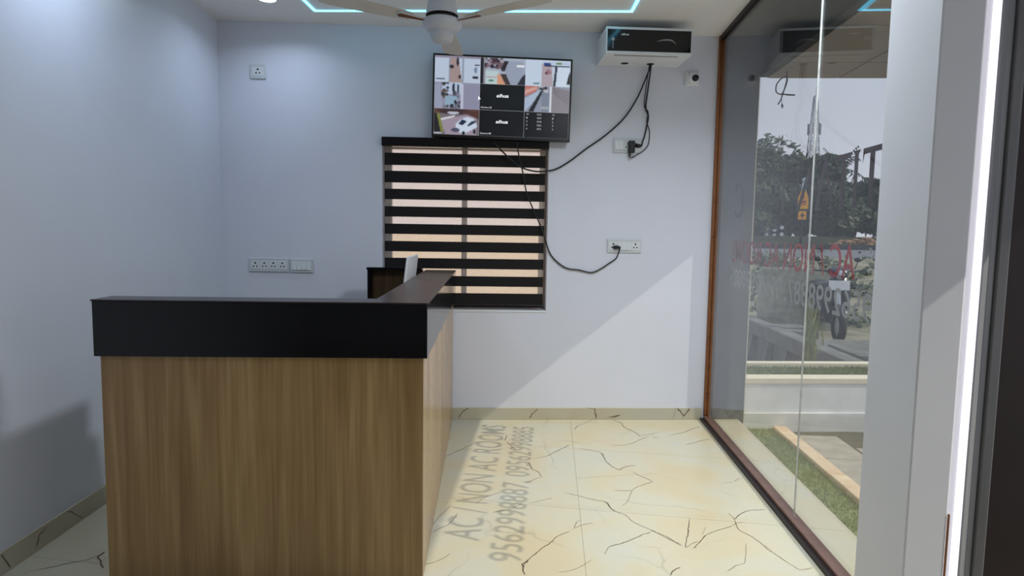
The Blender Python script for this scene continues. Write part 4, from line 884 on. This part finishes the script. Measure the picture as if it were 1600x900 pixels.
r = random.Random(5); rb = MB()
for i in range(90):
    x, y = r.gauss(0, .9), r.gauss(0, .45); h = max(0.02, .42-.3*abs(x)/1.3)*r.random(); R_ = r.uniform(.07, .17)
    bm = bmesh.new(); bmesh.ops.create_icosphere(bm, subdivisions=1, radius=R_)
    vs = [Vector((v.co.x*r.uniform(.7, 1.3)+x, v.co.y*r.uniform(.7, 1.3)+y, v.co.z*.7+h)) for v in bm.verts]; rb.add(vs, [tuple(v.index for v in f.verts) for f in bm.faces]); bm.free()
o = rb.build('rubble_heap', M['stone'], loc=(18.4, 38.3, 1.06)); stuff(o); tag(o, 'heap of orange-brown broken stones at the roadside', 'rubble')
for i, (x, h) in enumerate(((13.3, .5), (13.75, .4), (14.2, .62))):
    t = thing('marker_block', '%s black and white kerb marker block across the road' % ('tallish leftmost', 'shortest middle', 'tallest right-hand')[i], 'marker', (x, 39.9, 1.5), 0, 'kerb marker blocks across the road')
    for k in range(3): MB().box(-.09, .09, -.09, .09, h/3*k+.001, h/3*(k+1)).build('stripe', M['white'] if k % 2 == 0 else M['black'], t)

def crown(cx, cz, rx, rz, n, size, seed, ry=None, lumps=9):
    r = random.Random(seed); mb = MB(); ry = ry or rx
    L = [(r.uniform(-.6, .6), r.uniform(-.6, .6), r.uniform(-.55, .6), r.uniform(.35, .62)) for _ in range(lumps)]
    for _ in range(n):
        l = r.choice(L); d = Vector((r.gauss(0, 1), r.gauss(0, 1), r.gauss(0, 1))).normalized()*l[3]*r.uniform(.75, 1.05)
        p = Vector(((l[0]+d.x)*rx, (l[1]+d.y)*ry, cz+(l[2]+d.z)*rz))
        u = Vector((r.gauss(0, 1), r.gauss(0, 1), r.gauss(0, 1))).normalized(); v = u.orthogonal().normalized(); s = size*r.uniform(.6, 1.3)
        mb.add([p-u*s, p+v*s*.6, p+u*s, p-v*s*.6], [(0, 1, 2, 3)])
    return mb
TR = [  # x, y, height, half width, material, label
 (13.2, 43, 5.6, 2.2, 'leaf2', 'rounded mid-green tree behind the road, at the left edge of the glass view'),
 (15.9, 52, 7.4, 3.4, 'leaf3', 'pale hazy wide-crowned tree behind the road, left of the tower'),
 (17.0, 43.5, 5.4, 2.2, 'leaf1', 'dark bushy tree just left of the palm'),
 (20.9, 45, 4.4, 2.2, 'leaf1', 'low dark leafy tree just right of the palm'),
 (22.9, 43, 3.6, 2.0, 'leaf2', 'low mid-green tree right of the palm, under the sky gap'),
 (10.9, 45, 5.6, 2.4, 'leaf1', 'dark tree mostly hidden behind the outer pier'),
 (25.0, 44, 7.4, 1.7, 'leaf1', 'tall dark tree standing against the column edge'),
 (15.6, 41, 3.2, 2.0, 'leaf1', 'low dark bush under the hazy wide-crowned tree'),
 (18.9, 41, 3.0, 2.0, 'leaf2', 'low mid-green bush under the palm'),
 (21.8, 40.7, 2.9, 1.9, 'leaf1', 'low dark bush left of the rubble heap'),
 (12.6, 41, 3.0, 2.0, 'leaf2', 'low mid-green bush behind the marker blocks')]
for i, (x, y, h, w_, m, lb) in enumerate(TR):
    t = thing('tree' if h > 3.5 else 'bush', lb, 'tree' if h > 3.5 else 'bush', (x, y, 1.50), 0, 'trees and bushes beyond the road')
    stuff(crown(0, h*.50, w_*1.15, h*.50, 5200 if h > 4 else 3200, .26, 20+i, w_*.7, 14 if h > 4 else 10).build('crown', M[m], t))
    MB().tube([(0, 0, -.1), (.1, 0, h*.35), (0, .1, h*.7)], [.16, .12, .05], 7).build('trunk', M['bark'], t)
pt = thing('palm_tree', 'dark coconut palm standing up between the trees beyond the road', 'palm', (19.0, 43.5, 1.50))
MB().tube([(0, 0, -.1), (.1, 0, 2.5), (.0, 0, 4.5)], [.2, .15, .12], 8).build('trunk', M['bark'], pt)
for k in range(15):
    a = 2*pi*k/15+.3*r.random(); el = r.uniform(.05, 1.25); L = r.uniform(1.7, 2.4); mb = MB(); P = []
    for i in range(9):
        t_ = i/8; P.append(Vector((cos(a)*L*t_*cos(el)*(1-.15*t_), sin(a)*L*t_*cos(el), 4.5+L*t_*sin(el)-1.1*t_*t_*cos(el))))
    mb.tube(P, [.03*(1-i/9)+.006 for i in range(9)], 4)
    for i in range(1, 9):
        for s_ in (-1, 1):
            n = Vector((-sin(a), cos(a), 0))*s_; tp = P[i]+n*.42*sin(pi*(.15+.8*i/9))+Vector((0, 0, -.22)); d = (P[i]-P[i-1])*.35
            mb.add([P[i]-d, P[i]+d, tp+d*1.6], [(0, 1, 2)])
    mb.build('frond', M['leaf1'], pt)
tw = thing('lattice_tower', 'tall grey steel lattice mast far beyond the trees', 'tower', (47.6, 120, 1.50))
HT = 25.8
def half(z): return 1.35*(1-z/HT)+.28
cs = [(-1, -1), (1, -1), (1, 1), (-1, 1)]
for s_ in cs: MB().tube([(s_[0]*half(0), s_[1]*half(0), -.05), (s_[0]*half(HT), s_[1]*half(HT), HT)], .07, 5).build('leg', M['steel'], tw)
n = 16
for i in range(n):
    za, zb_ = HT*i/n, HT*(i+1)/n; mb = MB()
    for k in range(4):
        a, b = cs[k], cs[(k+1) % 4]
        mb.tube([(a[0]*half(za), a[1]*half(za), za), (b[0]*half(zb_), b[1]*half(zb_), zb_)], .035, 4); mb.tube([(b[0]*half(za), b[1]*half(za), za), (a[0]*half(zb_), a[1]*half(zb_), zb_)], .035, 4); mb.tube([(a[0]*half(zb_), a[1]*half(zb_), zb_), (b[0]*half(zb_), b[1]*half(zb_), zb_)], .035, 4)
    mb.build('brace_panel', M['steel'], tw)
an = MB()
for k in range(6):
    a = 2*pi*k/6; an.box(-.12, .12, -.05, .05, HT-7, HT-5, Matrix.Translation((1.1*cos(a), 1.1*sin(a), 0)) @ Matrix.Rotation(a, 4, 'Z'))
an.tube([(0, 0, HT-.1), (0, 0, HT+1.6)], .05, 5); an.build('antenna', M['steel'], tw)

# unseen wall added behind the curtained window, turned sunward to brighten the blind
nb = thing('blind_bounce_wall', 'unseen peach and pink-white wall added to bounce sunlight through the sheer blind', 'wall', (-2.0, 8.2, -0.3), radians(50))
MB().box(-3.6, 3.6, 0, 0.2, 0, 1.70).build('painted_wall', M['peach'], nb)
MB().box(-3.6, 3.6, 0, 0.2, 1.7005, 4.2).build('upper_wall', M['pinkwhite'], nb)
MB().box(-3.7, 3.7, -0.05, 0.25, 4.201, 4.3).build('coping', M['cap'], nb, bevel=.01)
